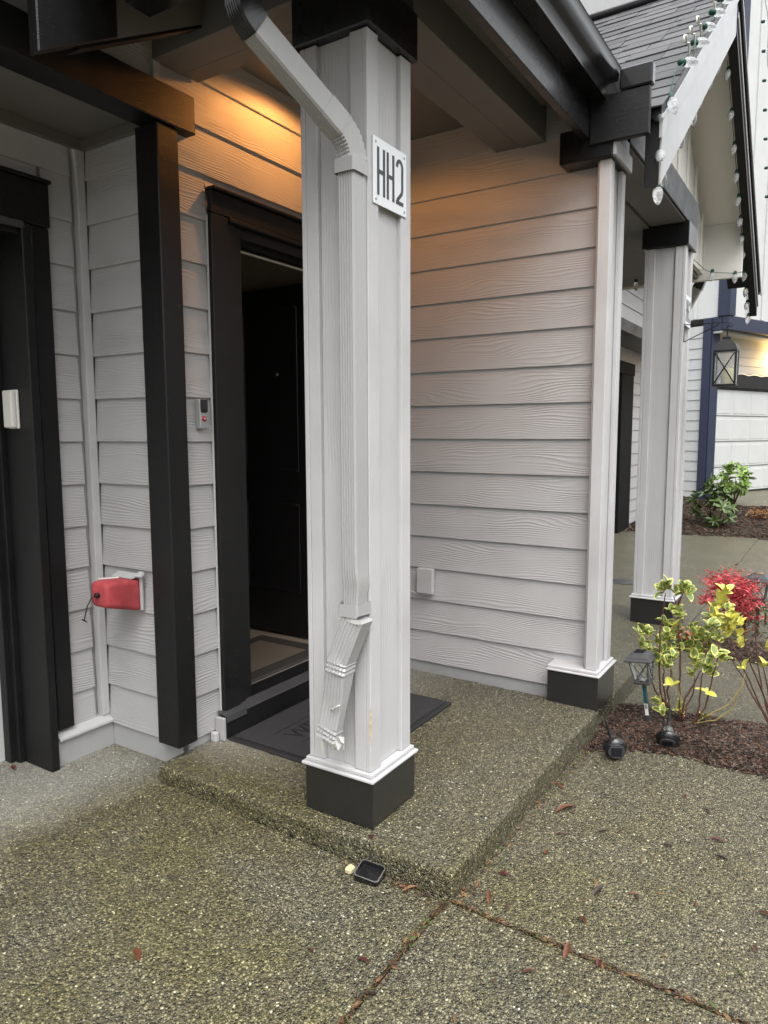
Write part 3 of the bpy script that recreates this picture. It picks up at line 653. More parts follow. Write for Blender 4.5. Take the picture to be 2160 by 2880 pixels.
smooth_angle(prism("trough", [(gx+.055, gz0+.12), (gx+.055, gz0), (gx-.03, gz0), (gx-.045, gz0+.03), (gx-.065, gz0+.07), (gx-.065, gz0+.12), (gx-.06, gz0+.12), (gx-.06, gz0+.07), (gx-.04, gz0+.032), (gx-.026, gz0+.006), (gx+.049, gz0+.006), (gx+.049, gz0+.12)], 'y', -1.18, -.40, m_metalblk, g2), 60)
# pale drip edge along the roof above the gutter
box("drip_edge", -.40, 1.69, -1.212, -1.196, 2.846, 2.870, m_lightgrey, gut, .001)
# ------------------------------------------------------------------ neighbour's gable
gab = grp("neighbour_gable_roof", house, (3.855, -1.45, 2.37))
XR, HS = 3.855, 2.135; SL = .735
def zb(x): return 3.925-SL*abs(x-XR)
for s in (-1, 1):
    xe = XR+s*HS
    def quad(dz0, dz1, x_in=0.0, xo=0.0): return [(xe+s*xo, zb(xe)-SL*xo+dz0), (XR+s*x_in, zb(XR)-SL*x_in+dz0), (XR+s*x_in, zb(XR)-SL*x_in+dz1), (xe+s*xo, zb(xe)-SL*xo+dz1)]
    prism("barge_board", quad(0, .285), 'y', -1.474, -1.413, m_blkX, gab, .003)
    if s < 0: prism("barge_sheen_face", quad(.004, .205, .10), 'y', -1.484, -1.4745, m_lightgrey, gab, .002)  # pale face is painted sky reflection over the black barge board
    else:
        prism("barge_sheen_strip", quad(.085, .125), 'y', -1.484, -1.4745, m_lightgrey, gab, .002)  # thin pale strip, sky reflection put in as colour
    prism("rake_mould", quad(.21, .30, 0, .02), 'y', -1.490, -1.4745, m_lightgrey if s < 0 else m_blkX, gab, .002)  # left slope pale with painted sky sheen, right slope black
    prism("roof_deck", quad(.302, .345, 0, .03), 'y', -1.485, -1.21, m_blkX, gab, .001); prism("roof_deck", quad(.302, .345, 0, -.24 if s < 0 else -.45), 'y', -1.2095, .6, m_blkX, gab, .001)
    if s > 0: prism("rake_mould", quad(.235, .268, 0, .06), 'y', -1.50, -1.491, m_lightgrey, gab, .002)  # second pale band of painted sky sheen
    prism("soffit_board", quad(.19, .20, 0, -.66 if s > 0 else -.22), 'y', -1.412, -1.06, m_osb, gab, 0)
# shingle tabs on the visible slope
ang = math.atan(SL); course = .145; ln = HS/math.cos(ang)
tabs = [boxm(course+.05, wd, .007, .0012) for wd in (.17, .21, .25, .30)]
wds = (.17, .21, .25, .30)
for k in range(19):
    y = -1.492+rnd.uniform(-.004, .004)
    while y < -.15:
        j = rnd.randrange(4)
        if k < 3 and y > -1.24: break
        d = k*course; x = XR-HS-.03+d*math.cos(ang); z = zb(XR-HS)-SL*.03+.347+d*math.sin(ang)
        lift = rnd.choice((.005, .006, .009))
        o = link("shingle", tabs[j], m_shingle, gab, (x+.07*math.cos(ang), y+wds[j]/2, z+.07*math.sin(ang)+lift)); o.rotation_euler = (0, -ang+R(2.0), 0)
        y += wds[j]+.004
box("ridge_cap", XR-.09, XR+.09, -1.5, .6, zb(XR)+.335, zb(XR)+.36, m_shingle, gab, .01)
prism("gable_wall", [(1.9, 2.66), (5.3, 2.66), (5.3, 2.9), (XR, 3.98), (1.9, 2.7)], 'y', -1.10, -1.06, m_cream, gab)
for i in range(9): box("gable_batten", 2.2+i*.36, 2.24+i*.36, -1.115, -1.101, 2.66, max(2.7, zb(2.2+i*.36)+.1), m_cream, gab, .002)
box("gable_beam", 1.92, 3.78, -1.298, -1.06, 2.641, 2.83, m_blkX, gab, .004); box("beam_soffit_trim", 1.92, 3.40, -1.285, -1.07, 2.632, 2.640, m_soffit, gab, .001)
box("side_frieze", 5.28, 5.33, -1.41, 0, 2.60, 3.06, m_cream, gab, .002)
box("neighbour_porch_ceiling", 1.8, 5.3, -1.06, .4, 2.62, 2.65, m_soffit, house, 0)

# neighbour's garage seen through the porch
w_n = box("neighbour_garage_wall", 9.42, 11.0, .50, .6, -.4, 2.7, m_found, house)
siding(w_n, (9.42, .475), 'y', [[(0, 1.4)]]*15, z0=-.12); siding(w_n, (6.0, .475), 'y', [[(0, 3.42)]]*3, z0=2.28)
nj = box("neighbour_garage_casing", 8.75, 9.40, .45, .50, -.2, 2.10, m_matte, house); box("header_board", 5.5, 9.42, .44, .50, 2.10, 2.27, m_matte, nj)
box("neighbour_garage_door", 5.5, 8.75, .70, .75, -.2, 2.1, m_doorblk, house); box("neighbour_garage_beam", 3.4, 9.6, -.042, .075, 2.43, 2.566, m_blkX, house); box("neighbour_garage_soffit", 3.4, 11, .08, .5, 2.468, 2.50, m_soffit, house)
box("neighbour_entry_wall", 1.85, 3.45, .02, .10, -.2, 2.8, m_found, house); box("neighbour_side_beam", 3.42, 3.66, -1.015, .0, 2.652, 2.85, m_soffit, house)
w_nu = box("neighbour_upper_wall", 3.4, 10.2, .02, .09, 2.57, 6.5, m_found, house); siding(w_nu, (3.4, 0), 'y', [[(0, 6.8)]]*10, z0=2.57)
box("neighbour_shade_eave", 6.0, 8.4, -.5, .0, 3.35, 3.5, m_blkX, house)  # eave added to shade the neighbour's upper siding

# ------------------------------------------------------------------ small fittings on the walls
kp = thing("sensor_box", (-.085, .545, 1.30), "slim white plastic sensor box on the black garage jamb", "sensor")
box("back_plate", -.094, -.0842, .512, .582, 1.300, 1.452, m_white, kp, .003); box("cover", -.116, -.0945, .516, .578, 1.303, 1.450, m_white, kp, .007, 3)
db = thing("doorbell", (.374, -.004, 1.30), "silver doorbell camera with red button beside the black door casing", "doorbell")
box("body", .351, .395, -.028, .0, 1.297, 1.418, m_silver, db, .006, 3)
prism("camera_panel", [(.354, 1.416), (.392, 1.416), (.392, 1.368), (.384, 1.362), (.362, 1.362), (.354, 1.368)], 'y', -.0305, -.0283, m_glassy, db)
for nm, mm, zz, r_ in (("lens", m_rubber, 1.374, .006), ("button", m_redbtn, 1.338, .0115), ("button_centre", m_silver, 1.338, .005)):
    o = link(nm, lathem([(.001, .004), (r_*.8, .004), (r_, .002), (r_, 0)], 18), mm, db, (.373, -.0283-(.002 if nm != 'button' else 0)-(.001 if nm == 'button_centre' else 0), zz)); o.rotation_euler = (R(90), 0, 0)
jb = thing("junction_box", (1.70, -.325, .39), "small grey junction box with thin white wire on the porch side wall", "box")
box("cover", 1.676, 1.708, -.373, -.275, .395, .535, m_trim, jb, .004, 2); box("clip", 1.682, 1.70, -.345, -.325, .386, .394, m_trim, jb, .002)
tube("wire", [(1.69, -.335, .388), (1.690, -.30, .384), (1.692, -.26, .388), (1.70, -.21, .405), (1.705, -.16, .41)], .0018, m_white, jb)
# red insulated tap cover
rc = thing("tap_cover", (.21, .275, .61), "red foam tap cover with black pull cord beside the black corner post", "tap cover")
def rrect(cy, cz, hy, hz, r_, n=5):
    P = []
    for sy, sz, a0 in ((1, 1, 0), (-1, 1, 90), (-1, -1, 180), (1, -1, 270)):
        for i in range(n+1): a = R(a0+90*i/n); P.append((cy+sy*(hy-r_)+r_*math.cos(a), cz+sz*(hz-r_)+r_*math.sin(a)))
    return P
secs = [(.204, .275, .612, .072, .066, .018), (.198, .275, .612, .073, .067, .02), (.12, .252, .628, .064, .060, .022), (.045, .232, .641, .055, .052, .022), (.034, .230, .643, .051, .048, .022), (.028, .229, .643, .040, .038, .02)]
V, F = [], []
for s in secs: V += [(s[0], a, b) for a, b in rrect(*s[1:])]
n = 24
F = [(i*n+j, i*n+(j+1) % n, (i+1)*n+(j+1) % n, (i+1)*n+j) for i in range(len(secs)-1) for j in range(n)]+[tuple((len(secs)-1)*n+j for j in range(n)), tuple(range(n-1, -1, -1))]
link("shell", pm([(v[0]-.12, v[1]-.27, v[2]-.62) for v in V], F, smooth=True), m_red, rc, (.12, .27, .62))
V = [(x, a, b) for x in (.217, .2045) for a, b in rrect(.275, .612, .071, .065, .018)]
link("foam_seal", pm(V, [(j, (j+1) % n, n+(j+1) % n, n+j) for j in range(n)]+[tuple(range(n-1, -1, -1)), tuple(n+j for j in range(n))], smooth=False), m_foam, rc)
o = link("cord_stop", lathem([(.006, 0), (.011, .002), (.011, .012), (.007, .016)], 14), m_rubber, rc, (.027, .229, .643)); o.rotation_euler = (0, R(-90), 0)
tube("pull_cord", [(.012, .229, .644), (-.002, .236, .632), (-.012, .247, .605), (-.016, .259, .565), (-.018, .264, .545)], .0024, m_rubber, rc); tube("cord_toggle", [(-.018, .277, .547), (-.018, .264, .545), (-.018, .247, .541)], .0026, m_rubber, rc)
o = box("clip", .07, .155, .270, .289, .688, .694, m_white, rc, .002); o.rotation_euler = (0, R(4), R(-10))
mp = thing("wall_plate", (.214, .26, .55), "grey flashed mounting plate on the siding behind the red tap cover", "plate")
box("plate", .2085, .2165, .19, .345, .545, .70, m_trim, mp, .003); box("side_flange", .200, .2084, .186, .200, .55, .69, m_trim, mp, .002)
prism("top_flange", [(.205, .690), (.165, .684), (.163, .688), (.205, .702)], 'y', .205, .33, m_trim, mp); prism("bent_flange", [(.205, .700), (.185, .690), (.182, .696), (.205, .712)], 'y', .17, .203, m_trim, mp)

# ------------------------------------------------------------------ mats
mt = thing("door_mat", (.87, -.37, -.05), "black rubber outdoor mat lying before the door sill", "mat")
box("mat_pad", .425, 1.315, -.685, -.056, -.060, -.030, m_matedge, mt, .006, 2); box("pile", .452, 1.288, -.658, -.070, -.0298, -.0245, m_mat, mt, .002)
tx = bpy.data.curves.new("t", 'FONT'); tx.body = "WELCOME"; tx.size = .135; tx.extrude = .001; tx.align_x = 'LEFT'
to = bpy.data.objects.new("t", tx); COL.objects.link(to); dg = bpy.context.evaluated_depsgraph_get(); me = bpy.data.meshes.new_from_object(to.evaluated_get(dg)); bpy.data.objects.remove(to)
for v in me.vertices: v.co.x *= .85
link("lettering", me, m_matletter, mt, (.572, -.334, -.0238))
for a in ((.552, 1.2, -.212, -.206), (.552, 1.2, -.366, -.36)): box("border_groove", a[0], a[1], a[2], a[3], -.0244, -.0238, m_matletter, mt, 0)
rg = thing("indoor_rug", (1.05, .42, .07), "brown rug with dark border just inside the doorway", "rug")
box("border", .66, 1.43, .1535, .655, .0685, .076, m_rugb, rg, .003); box("centre", .76, 1.33, .235, .575, .0762, .0785, m_rug, rg, .001)

# ------------------------------------------------------------------ drain stub by the step
dr = thing("drain_stub", (.062, -1.035, -.13), "black square drain stub poking from the concrete beside the step", "drain")
V, F = [], []
cr4 = [(-.034, -.040), (.034, -.040), (.034, .040), (-.034, .040)]
outer = rrect(0, 0, .037, .043, .012); inner = rrect(0, 0, .033, .039, .010)
V = [(a, b, -.06) for a, b in outer]+[(a, b, .0) for a, b in outer]+[(a, b, .0) for a, b in inner]+[(a, b, -.014) for a, b in inner]
F = [(k*n+j, k*n+(j+1) % n, (k+1)*n+(j+1) % n, (k+1)*n+j) for k in range(3) for j in range(n)]+[tuple(3*n+j for j in range(n))]
o = link("pipe", pm(V, F), m_metalblk, dr, (.062, -1.035, -.105)); o.rotation_euler = (R(6), R(-10), R(8))
V2 = [(a*1.002, b*1.002, .0012) for a, b in outer]+[(a, b, .0012) for a, b in inner]
o = link("worn_rim", pm(V2, [(j, (j+1) % n, n+(j+1) % n, n+j) for j in range(n)]), m_screw, dr, (.062, -1.035, -.1045)); o.rotation_euler = (R(6), R(-10), R(8))
tag(link("stone", bevelled(boxm(.032, .026, .022, .006), 0), plain("pale_stone", (.55, .47, .28), .8), None, (.052, -.965, -.118)), "small pale crumbled stone beside the black drain stub", "stone")

# ------------------------------------------------------------------ beds, mulch
def inpoly(x, y, poly):
    c = False; j = len(poly)-1
    for i in range(len(poly)):
        if (poly[i][1] > y) != (poly[j][1] > y) and x < (poly[j][0]-poly[i][0])*(y-poly[i][1])/(poly[j][1]-poly[i][1])+poly[i][0]: c = not c
        j = i
    return c
def edged(x, y, poly):
    m = 9
    for i in range(len(poly)):
        a = Vector(poly[i]); b = Vector(poly[(i+1) % len(poly)]); p = Vector((x, y)); t_ = max(0, min(1, (p-a).dot(b-a)/max((b-a).length_squared, 1e-9))); m = min(m, (p-a-(b-a)*t_).length)
    return m
def bed(name, poly, count, seed, size, hmax, label):
    r2 = random.Random(seed); xs = [p[0] for p in poly]; ys = [p[1] for p in poly]
    V, F = [], []
    cells = 26; dx = (max(xs)-min(xs))/cells; dy = (max(ys)-min(ys))/cells; idx = {}
    def hh(x, y): return gz(x, y)+.004+min(1, edged(x, y, poly)/.12)*hmax*(.85+.15*math.sin(x*9)*math.cos(y*7))
    for i in range(cells+1):
        for j in range(cells+1):
            x, y = min(xs)+i*dx, min(ys)+j*dy
            inside = inpoly(x, y, poly); idx[(i, j)] = len(V); V.append((x, y, hh(x, y) if inside else gz(x, y)-.02))
    for i in range(cells):
        for j in range(cells):
            F.append((idx[(i, j)], idx[(i+1, j)], idx[(i+1, j+1)], idx[(i, j+1)]))
    base = link(name, pm(V, F), m_soil, None); tag(base, kind='structure')
    V, F = [], []
    k = 0
    while k < count:
        x, y = r2.uniform(min(xs)-.02, max(xs)+.02), r2.uniform(min(ys)-.02, max(ys)+.02)
        if not inpoly(x, y, poly):
            if edged(x, y, poly) > .02 or r2.random() > .4: continue
            z = gz(x, y)+.003
        else: z = hh(x, y)
        k += 1
        L, W, T = r2.uniform(.4, 1.6)*size, r2.uniform(.12, .4)*size, r2.uniform(.04, .14)*size
        M_ = Matrix.Translation((x, y, z+T*.6)) @ Matrix.Rotation(r2.uniform(0, 6.28), 4, 'Z') @ Matrix.Rotation(r2.gauss(0, .32), 4, 'X') @ Matrix.Rotation(r2.gauss(0, .28), 4, 'Y')
        b = len(V); V += [M_ @ Vector((sx*L/2*(1 if sy > 0 else .8), sy*W/2, sz*T/2)) for sx in (-1, 1) for sy in (-1, 1) for sz in (-1, 1)]
        F += [tuple(b+q for q in fc) for fc in ((0, 1, 3, 2), (4, 6, 7, 5), (0, 4, 5, 1), (2, 3, 7, 6), (0, 2, 6, 4), (1, 5, 7, 3))]
    o = link("bark_mulch", pm(V, F), m_mulch, base); tag(o, kind='stuff')
    return base, hh
near_poly = [(1.675, -1.20), (1.655, -1.312), (1.40, -1.306), (1.43, -1.335), (1.53, -1.45), (1.59, -1.58), (1.63, -1.70), (1.61, -1.86), (1.62, -2.02), (1.62, -2.7), (2.27, -2.7), (2.25, -2.0), (2.21, -1.82), (2.17, -1.63), (2.13, -1.46), (2.11, -1.31), (2.04, -1.225), (1.93, -1.306), (1.68, -1.306)]
bed1, hb1 = bed("mulch_bed", near_poly, 13000, 5, .023, .045, "near")
bed2, hb2 = bed("far_mulch_bed", [(3.40, -1.32), (3.36, -1.62), (3.38, -1.78), (3.40, -2.7), (4.05, -2.7), (3.97, -1.85), (3.92, -1.7), (3.86, -1.5), (3.90, -1.32)], 3600, 6, .028, .035, "mid")
bed3, hb3 = bed("house_mulch_bed", [(9.05, .45), (9.15, -.45), (9.42, -1.45), (9.6, -3), (12.4, -3), (11.6, -.9), (12.0, -.2), (12.3, .5)], 6500, 8, .055, .03, "far")

# ------------------------------------------------------------------ plants
def pix(px, py, depth):
    """world point on the sight line through a photo pixel at a chosen distance (used only to read positions off the photo)"""
    v = rt2*((px-1080)/2016.4)-up2*((py-1440)/2016.4)+f
    return Vector((-1.7152, -2.2273, 1.2797))+v*depth
def Gp(x, y, d): return pix(1680+x*480/1659, 1580+y*480/1659, d)
def Ep(x, y, d): return pix(1700+x*460/1659, 1180+y*460/1659, d)
def leaf_mesh(L, W, ml, mm, curl=.12, margin=.72):
    """oval leaf folded on its midrib; margin ring uses the second material"""
    n = 10; V = [(L*.5, 0, 0)]; F = []
    for k in range(n):
        a = 2*math.pi*k/n; V.append((L*.5+L*.5*margin*math.cos(a), W*.5*margin*math.sin(a), 0))
    for k in range(n):
        a = 2*math.pi*k/n; V.append((L*.5+L*.5*math.cos(a), W*.5*math.sin(a)*(1-.25*math.cos(a)), 0))
    V = [(x, y, abs(y)*.45-curl*(x/L)**2*L*1.2) for x, y, z in V]
    F = [(0, 1+k, 1+(k+1) % n) for k in range(n)]+[(1+k, 11+k, 11+(k+1) % n, 1+(k+1) % n) for k in range(n)]
    me = pm(V, F, smooth=True); me.materials.append(ml); me.materials.append(mm)
    for i, p in enumerate(me.polygons): p.material_index = 0 if i < n else 1
    return me
def whorl(parent, base, meshes, c, n, r2, scale=1.0, axis=None, spread=(35, 80), name="leaf"):
    axis = axis or Vector((r2.gauss(0, .35), r2.gauss(0, .35), 1)).normalized(); q = axis.to_track_quat('Z', 'Y').to_matrix().to_4x4()
    for i in range(n):
        a = 6.283*i/n+r2.uniform(-.4, .4); tilt = R(r2.uniform(*spread)); s = scale*r2.uniform(.75, 1.2)
        M_ = Matrix.Translation(c+axis*r2.uniform(-.012, .006)*scale-WL[parent.name]) @ q @ Matrix.Rotation(a, 4, 'Z') @ Matrix.Rotation(-(math.pi/2-tilt), 4, 'Y') @ Matrix.Rotation(r2.gauss(0, .3), 4, 'X') @ Matrix.Scale(s, 4)
        o = bpy.data.objects.new(name, r2.choice(meshes)); COL.objects.link(o); o.parent = parent; o.matrix_local = M_
lv_v = [leaf_mesh(.054, .031, m_leafg, m_leafy, c, mgn) for c, mgn in ((.02, .76), (.12, .70), (.3, .80))]
lv_y = [leaf_mesh(.054, .032, m_leafyy, m_leafy, c, .6) for c in (.08, .2)]
def stems(parent, lst, dep, m, r0, r2):
    for st in lst:
        d = dep+r2.uniform(-.07, .07); pts = [Gp(x, y, dep+(d-dep)*i/(len(st)-1)) for i, (x, y) in enumerate(st)]
        fine = []
        for i in range(len(pts)-1):
            for k in range(4): fine.append(pts[i].lerp(pts[i+1], k/4)+Vector((r2.gauss(0, .0015), r2.gauss(0, .0015), 0)))
        fine.append(pts[-1])
        tube("stem", fine, [r0*(1-.6*i/len(fine)) for i in range(len(fine))], m, parent, 6)
r2 = random.Random(31)
D1 = 3.53
b1 = Gp(820, 1560, D1)
eu = thing("variegated_shrub", (b1.x, b1.y, hb1(b1.x, b1.y)-.01), "leggy green and cream variegated shrub in the mulch beside the lantern stake", "shrub")
stems(eu, [[(700, 1420), (620, 1320), (603, 1100), (605, 880), (612, 650), (640, 480), (665, 300)], [(800, 1550), (803, 1300), (805, 900), (790, 650), (775, 430), (740, 330)], [(775, 440), (800, 380), (840, 290)], [(700, 1440), (660, 1340), (640, 1150), (645, 1000)], [(820, 1550), (850, 1330), (960, 1150), (1010, 1050)], [(920, 1580), (1050, 1420), (1105, 1200), (1155, 1000), (1188, 790)], [(960, 1560), (990, 1400), (1010, 1150), (1040, 1040)], [(690, 1420), (590, 1300), (530, 1180), (500, 1080), (505, 900), (480, 740)], [(700, 1420), (680, 1250), (720, 1100), (705, 960)], [(830, 1550), (870, 1400), (930, 1280), (945, 1120)]], D1, m_stem, .0052, r2)
stems(eu, [[(940, 1565), (1100, 1480), (1290, 1380), (1400, 1220), (1440, 1090)], [(930, 1570), (1150, 1540), (1320, 1420), (1420, 1180)], [(830, 1540), (790, 1250), (730, 1080), (700, 1000)]], D1, m_stemy, .0042, r2)
for x, y in ((680, 205), (650, 250), (840, 230), (870, 275), (760, 300), (730, 470), (790, 505), (655, 575), (690, 690), (450, 660), (500, 715), (430, 780), (490, 840), (500, 890), (590, 770), (660, 745), (640, 850), (730, 830), (660, 955), (730, 925), (590, 960), (650, 1000), (825, 830), (920, 640), (1000, 675), (1085, 620), (1160, 600), (1075, 700), (1185, 740), (915, 830), (995, 850), (1095, 850), (1165, 880), (1195, 915), (950, 940), (1100, 970), (980, 1005), (1090, 1060), (920, 1095), (620, 1370), (640, 1460), (770, 1430), (1030, 760), (950, 720)):
    whorl(eu, None, lv_v, Gp(x, y+18, D1+r2.uniform(-.08, .08)), 4, r2, 1.05, None, (18, 62))
    if r2.random() < .72: whorl(eu, None, lv_v, Gp(x+r2.uniform(-40, 40), y+r2.uniform(10, 60), D1+r2.uniform(-.08, .08)), 4, r2, .95, None, (20, 65))
for x, y in ((750, 625), (1060, 1275), (1030, 1515), (715, 1215)): whorl(eu, None, lv_y, Gp(x, y, D1-.03), 3, r2, .95)
D2 = 3.62; b2 = Gp(1690, 1620, D2)
eu2 = thing("variegated_shrub", (b2.x, b2.y, hb1(b2.x, b2.y)-.01), "yellow-leaved bare-stemmed shrub leaning in from the right edge of the mulch", "shrub")
stems(eu2, [[(1690, 1620), (1600, 1450), (1500, 1300), (1440, 1160), (1330, 1000), (1225, 780)], [(1690, 1600), (1560, 1350), (1450, 1100), (1340, 880), (1260, 720)], [(1690, 1560), (1600, 1250), (1560, 1000), (1535, 700), (1530, 520)], [(1690, 1500), (1500, 1000), (1440, 850), (1430, 690)], [(1690, 1450), (1640, 1150), (1610, 1020)]], D2, m_stem, .0045, r2)
for x, y in ((1120, 460), (1215, 405), (1285, 475), (1180, 335), (1300, 550), (1345, 555), (1250, 620), (1310, 635), (1390, 600), (1260, 710), (1380, 710), (1395, 800), (1650, 830), (1620, 1000), (1435, 1015), (1140, 520), (1230, 280), (1160, 560)):
    whorl(eu2, None, lv_y, Gp(x, y+15, D2+r2.uniform(-.06, .06)), 6, r2, 1.0, None, (20, 65))
for x, y in ((1230, 440), (1130, 560), (1100, 520)): whorl(eu2, None, lv_v, Gp(x, y, D2), 4, r2, 1)
# small joined-foliage shrub helper
def foliage(parent, c, rx, ry, rz, n, L, W, m, seed, kind=True, shell=.5):
    r3 = random.Random(seed); V, F = [], []
    while len(F) < n*2:
        u = Vector((r3.gauss(0, 1), r3.gauss(0, 1), r3.gauss(0, 1))).normalized()*(shell+(1-shell)*r3.random())
        lump = 1+.22*math.sin(u.x*5+seed)*math.cos(u.y*4)+.12*math.sin(u.z*9)
        p = c+Vector((u.x*rx, u.y*ry, u.z*rz))*lump; s = r3.uniform(.6, 1.2)
        M_ = Matrix.Translation(p) @ Matrix.Rotation(r3.uniform(0, 6.28), 4, 'Z') @ Matrix.Rotation(r3.uniform(-.9, .6), 4, 'Y') @ Matrix.Rotation(r3.gauss(0, .6), 4, 'X')
        b = len(V); V += [M_ @ Vector(q)*1 for q in ((0, 0, 0), (L*s*.45, W*s*.5, W*s*.2), (L*s, 0, -L*s*.12), (L*s*.45, -W*s*.5, W*s*.2))]
        F += [(b, b+1, b+2), (b, b+2, b+3)]
    o = link("foliage", pm([v-WL[parent.name] for v in V], F), m, parent, WL[parent.name]); return tag(o, kind='stuff')
D4 = 5.25; nb = Gp(1400, 720, 5.35)
na = thing("nandina_bush", (nb.x, nb.y, gz(nb.x, nb.y)), "bright red feathery-leaved bush behind the yellow variegated shrub", "shrub")
cN = Gp(1310, 250, D4); foliage(na, cN, .165, .20, .135, 1500, .042, .011, m_leafr, 3, True, .35)
foliage(na, Gp(1390, 430, D4), .15, .15, .12, 800, .042, .011, m_leafr, 4, True, .3); foliage(na, Gp(1440, 560, 5.3), .16, .16, .18, 420, .045, .013, m_leafrg, 5, True, .3); foliage(na, Gp(1070, 370, D4), .07, .08, .05, 110, .042, .011, m_leafr, 6, True, .3)
for i in range(7):
    a = Gp(1400+r2.uniform(-25, 25), 740, 5.3); b = Gp(1360+r2.uniform(-160, 160), 380, 5.25); tube("stem", [a, a.lerp(b, .5)+Vector((r2.gauss(0, .015), r2.gauss(0, .015), 0)), b], [.006, .004, .002], m_stem, na, 6)
m_leafrd = leafm("rhododendron_dark_leaf", (.035, .075, .02), (.13, .18, .05))
lv_d = [leaf_mesh(.125, .040, m_leafrd, m_leafrd, c, .7) for c in (.15, .35)]
lv_r = [leaf_mesh(.125, .046, m_leafrh, m_leafrh, c, .7) for c in (.1, .25)]
def rhodo(c, base, rx, rz, n, seed, label, lvs, sc=1.0):
    r3 = random.Random(seed); t = thing("rhododendron", (base.x, base.y, base.z), label, "shrub", "rhododendrons by the far house")
    for i in range(8):
        p = c+Vector((r3.uniform(-.6, .6)*rx, r3.uniform(-.6, .6)*rx, r3.uniform(-.4, .3)*rz)); tube("stem", [base, base.lerp(p, .5)+Vector((r3.gauss(0, .04), r3.gauss(0, .04), 0)), p], [.012, .008, .004], m_stem, t, 6)
    for i in range(n):
        u = Vector((r3.gauss(0, 1), r3.gauss(0, 1), r3.gauss(.25, 1))).normalized()*r3.uniform(.55, 1.0); p = c+Vector((u.x*rx, u.y*rx, u.z*rz))
        whorl(t, None, lvs, p, 7, r3, sc, (u+Vector((0, 0, .6))).normalized(), (35, 80))
bs = Vector((9.95, -.64, hb3(9.95, -.64))); rhodo(Ep(1100, 880, 10.7), bs, .33, .32, 46, 11, "dark green rhododendron in the mulch left of the far garage door", lv_d)
bs = Ep(1310, 800, 12.0); bs.z = gz(bs.x, bs.y)+.02; rhodo(Ep(1310, 610, 12.0), bs, .36, .26, 40, 12, "light green taller rhododendron in front of the white garage door", lv_r)
db_ = Vector((10.55, -1.2, hb3(10.55, -1.2)))
ds = thing("dry_shrub", db_, "small dried brown shrub in the far mulch bed", "shrub"); foliage(ds, Ep(1580, 950, 11.0), .22, .22, .10, 200, .05, .03, m_dryleaf, 9, True, .2)
for i in range(12):
    b = Ep(1580+r2.uniform(-130, 130), 960, 11); tube("stem", [db_+Vector((r2.gauss(0, .02), r2.gauss(0, .02), 0)), db_.lerp(b, .5)+Vector((r2.gauss(0, .03), r2.gauss(0, .03), 0)), b], [.006, .004, .002], m_stem, ds, 5)
sb = Gp(850, 760, 5.0); ss = thing("groundcover_plant", (sb.x, sb.y, gz(sb.x, sb.y)), "low green and orange plant in the bed behind the variegated shrub", "plant"); foliage(ss, Gp(860, 730, 5.0), .09, .09, .05, 70, .05, .025, island("mixed_small_leaf", [(.08, .14, .04), (.35, .12, .05), (.20, .20, .06)], .5), 14)
gb = Gp(1640, 420, 5.6); gs = thing("leafy_plant", (gb.x, gb.y, gz(gb.x, gb.y)), "green leafy plant at the right edge beside the red bush", "plant"); foliage(gs, gb, .12, .14, .12, 130, .05, .02, island("small_green_leaf", [(.07, .17, .05), (.12, .24, .09), (.05, .12, .04)], .5), 15); tube("stem", [(gb.x, gb.y, gz(gb.x, gb.y)), gb], .006, m_stem, gs)

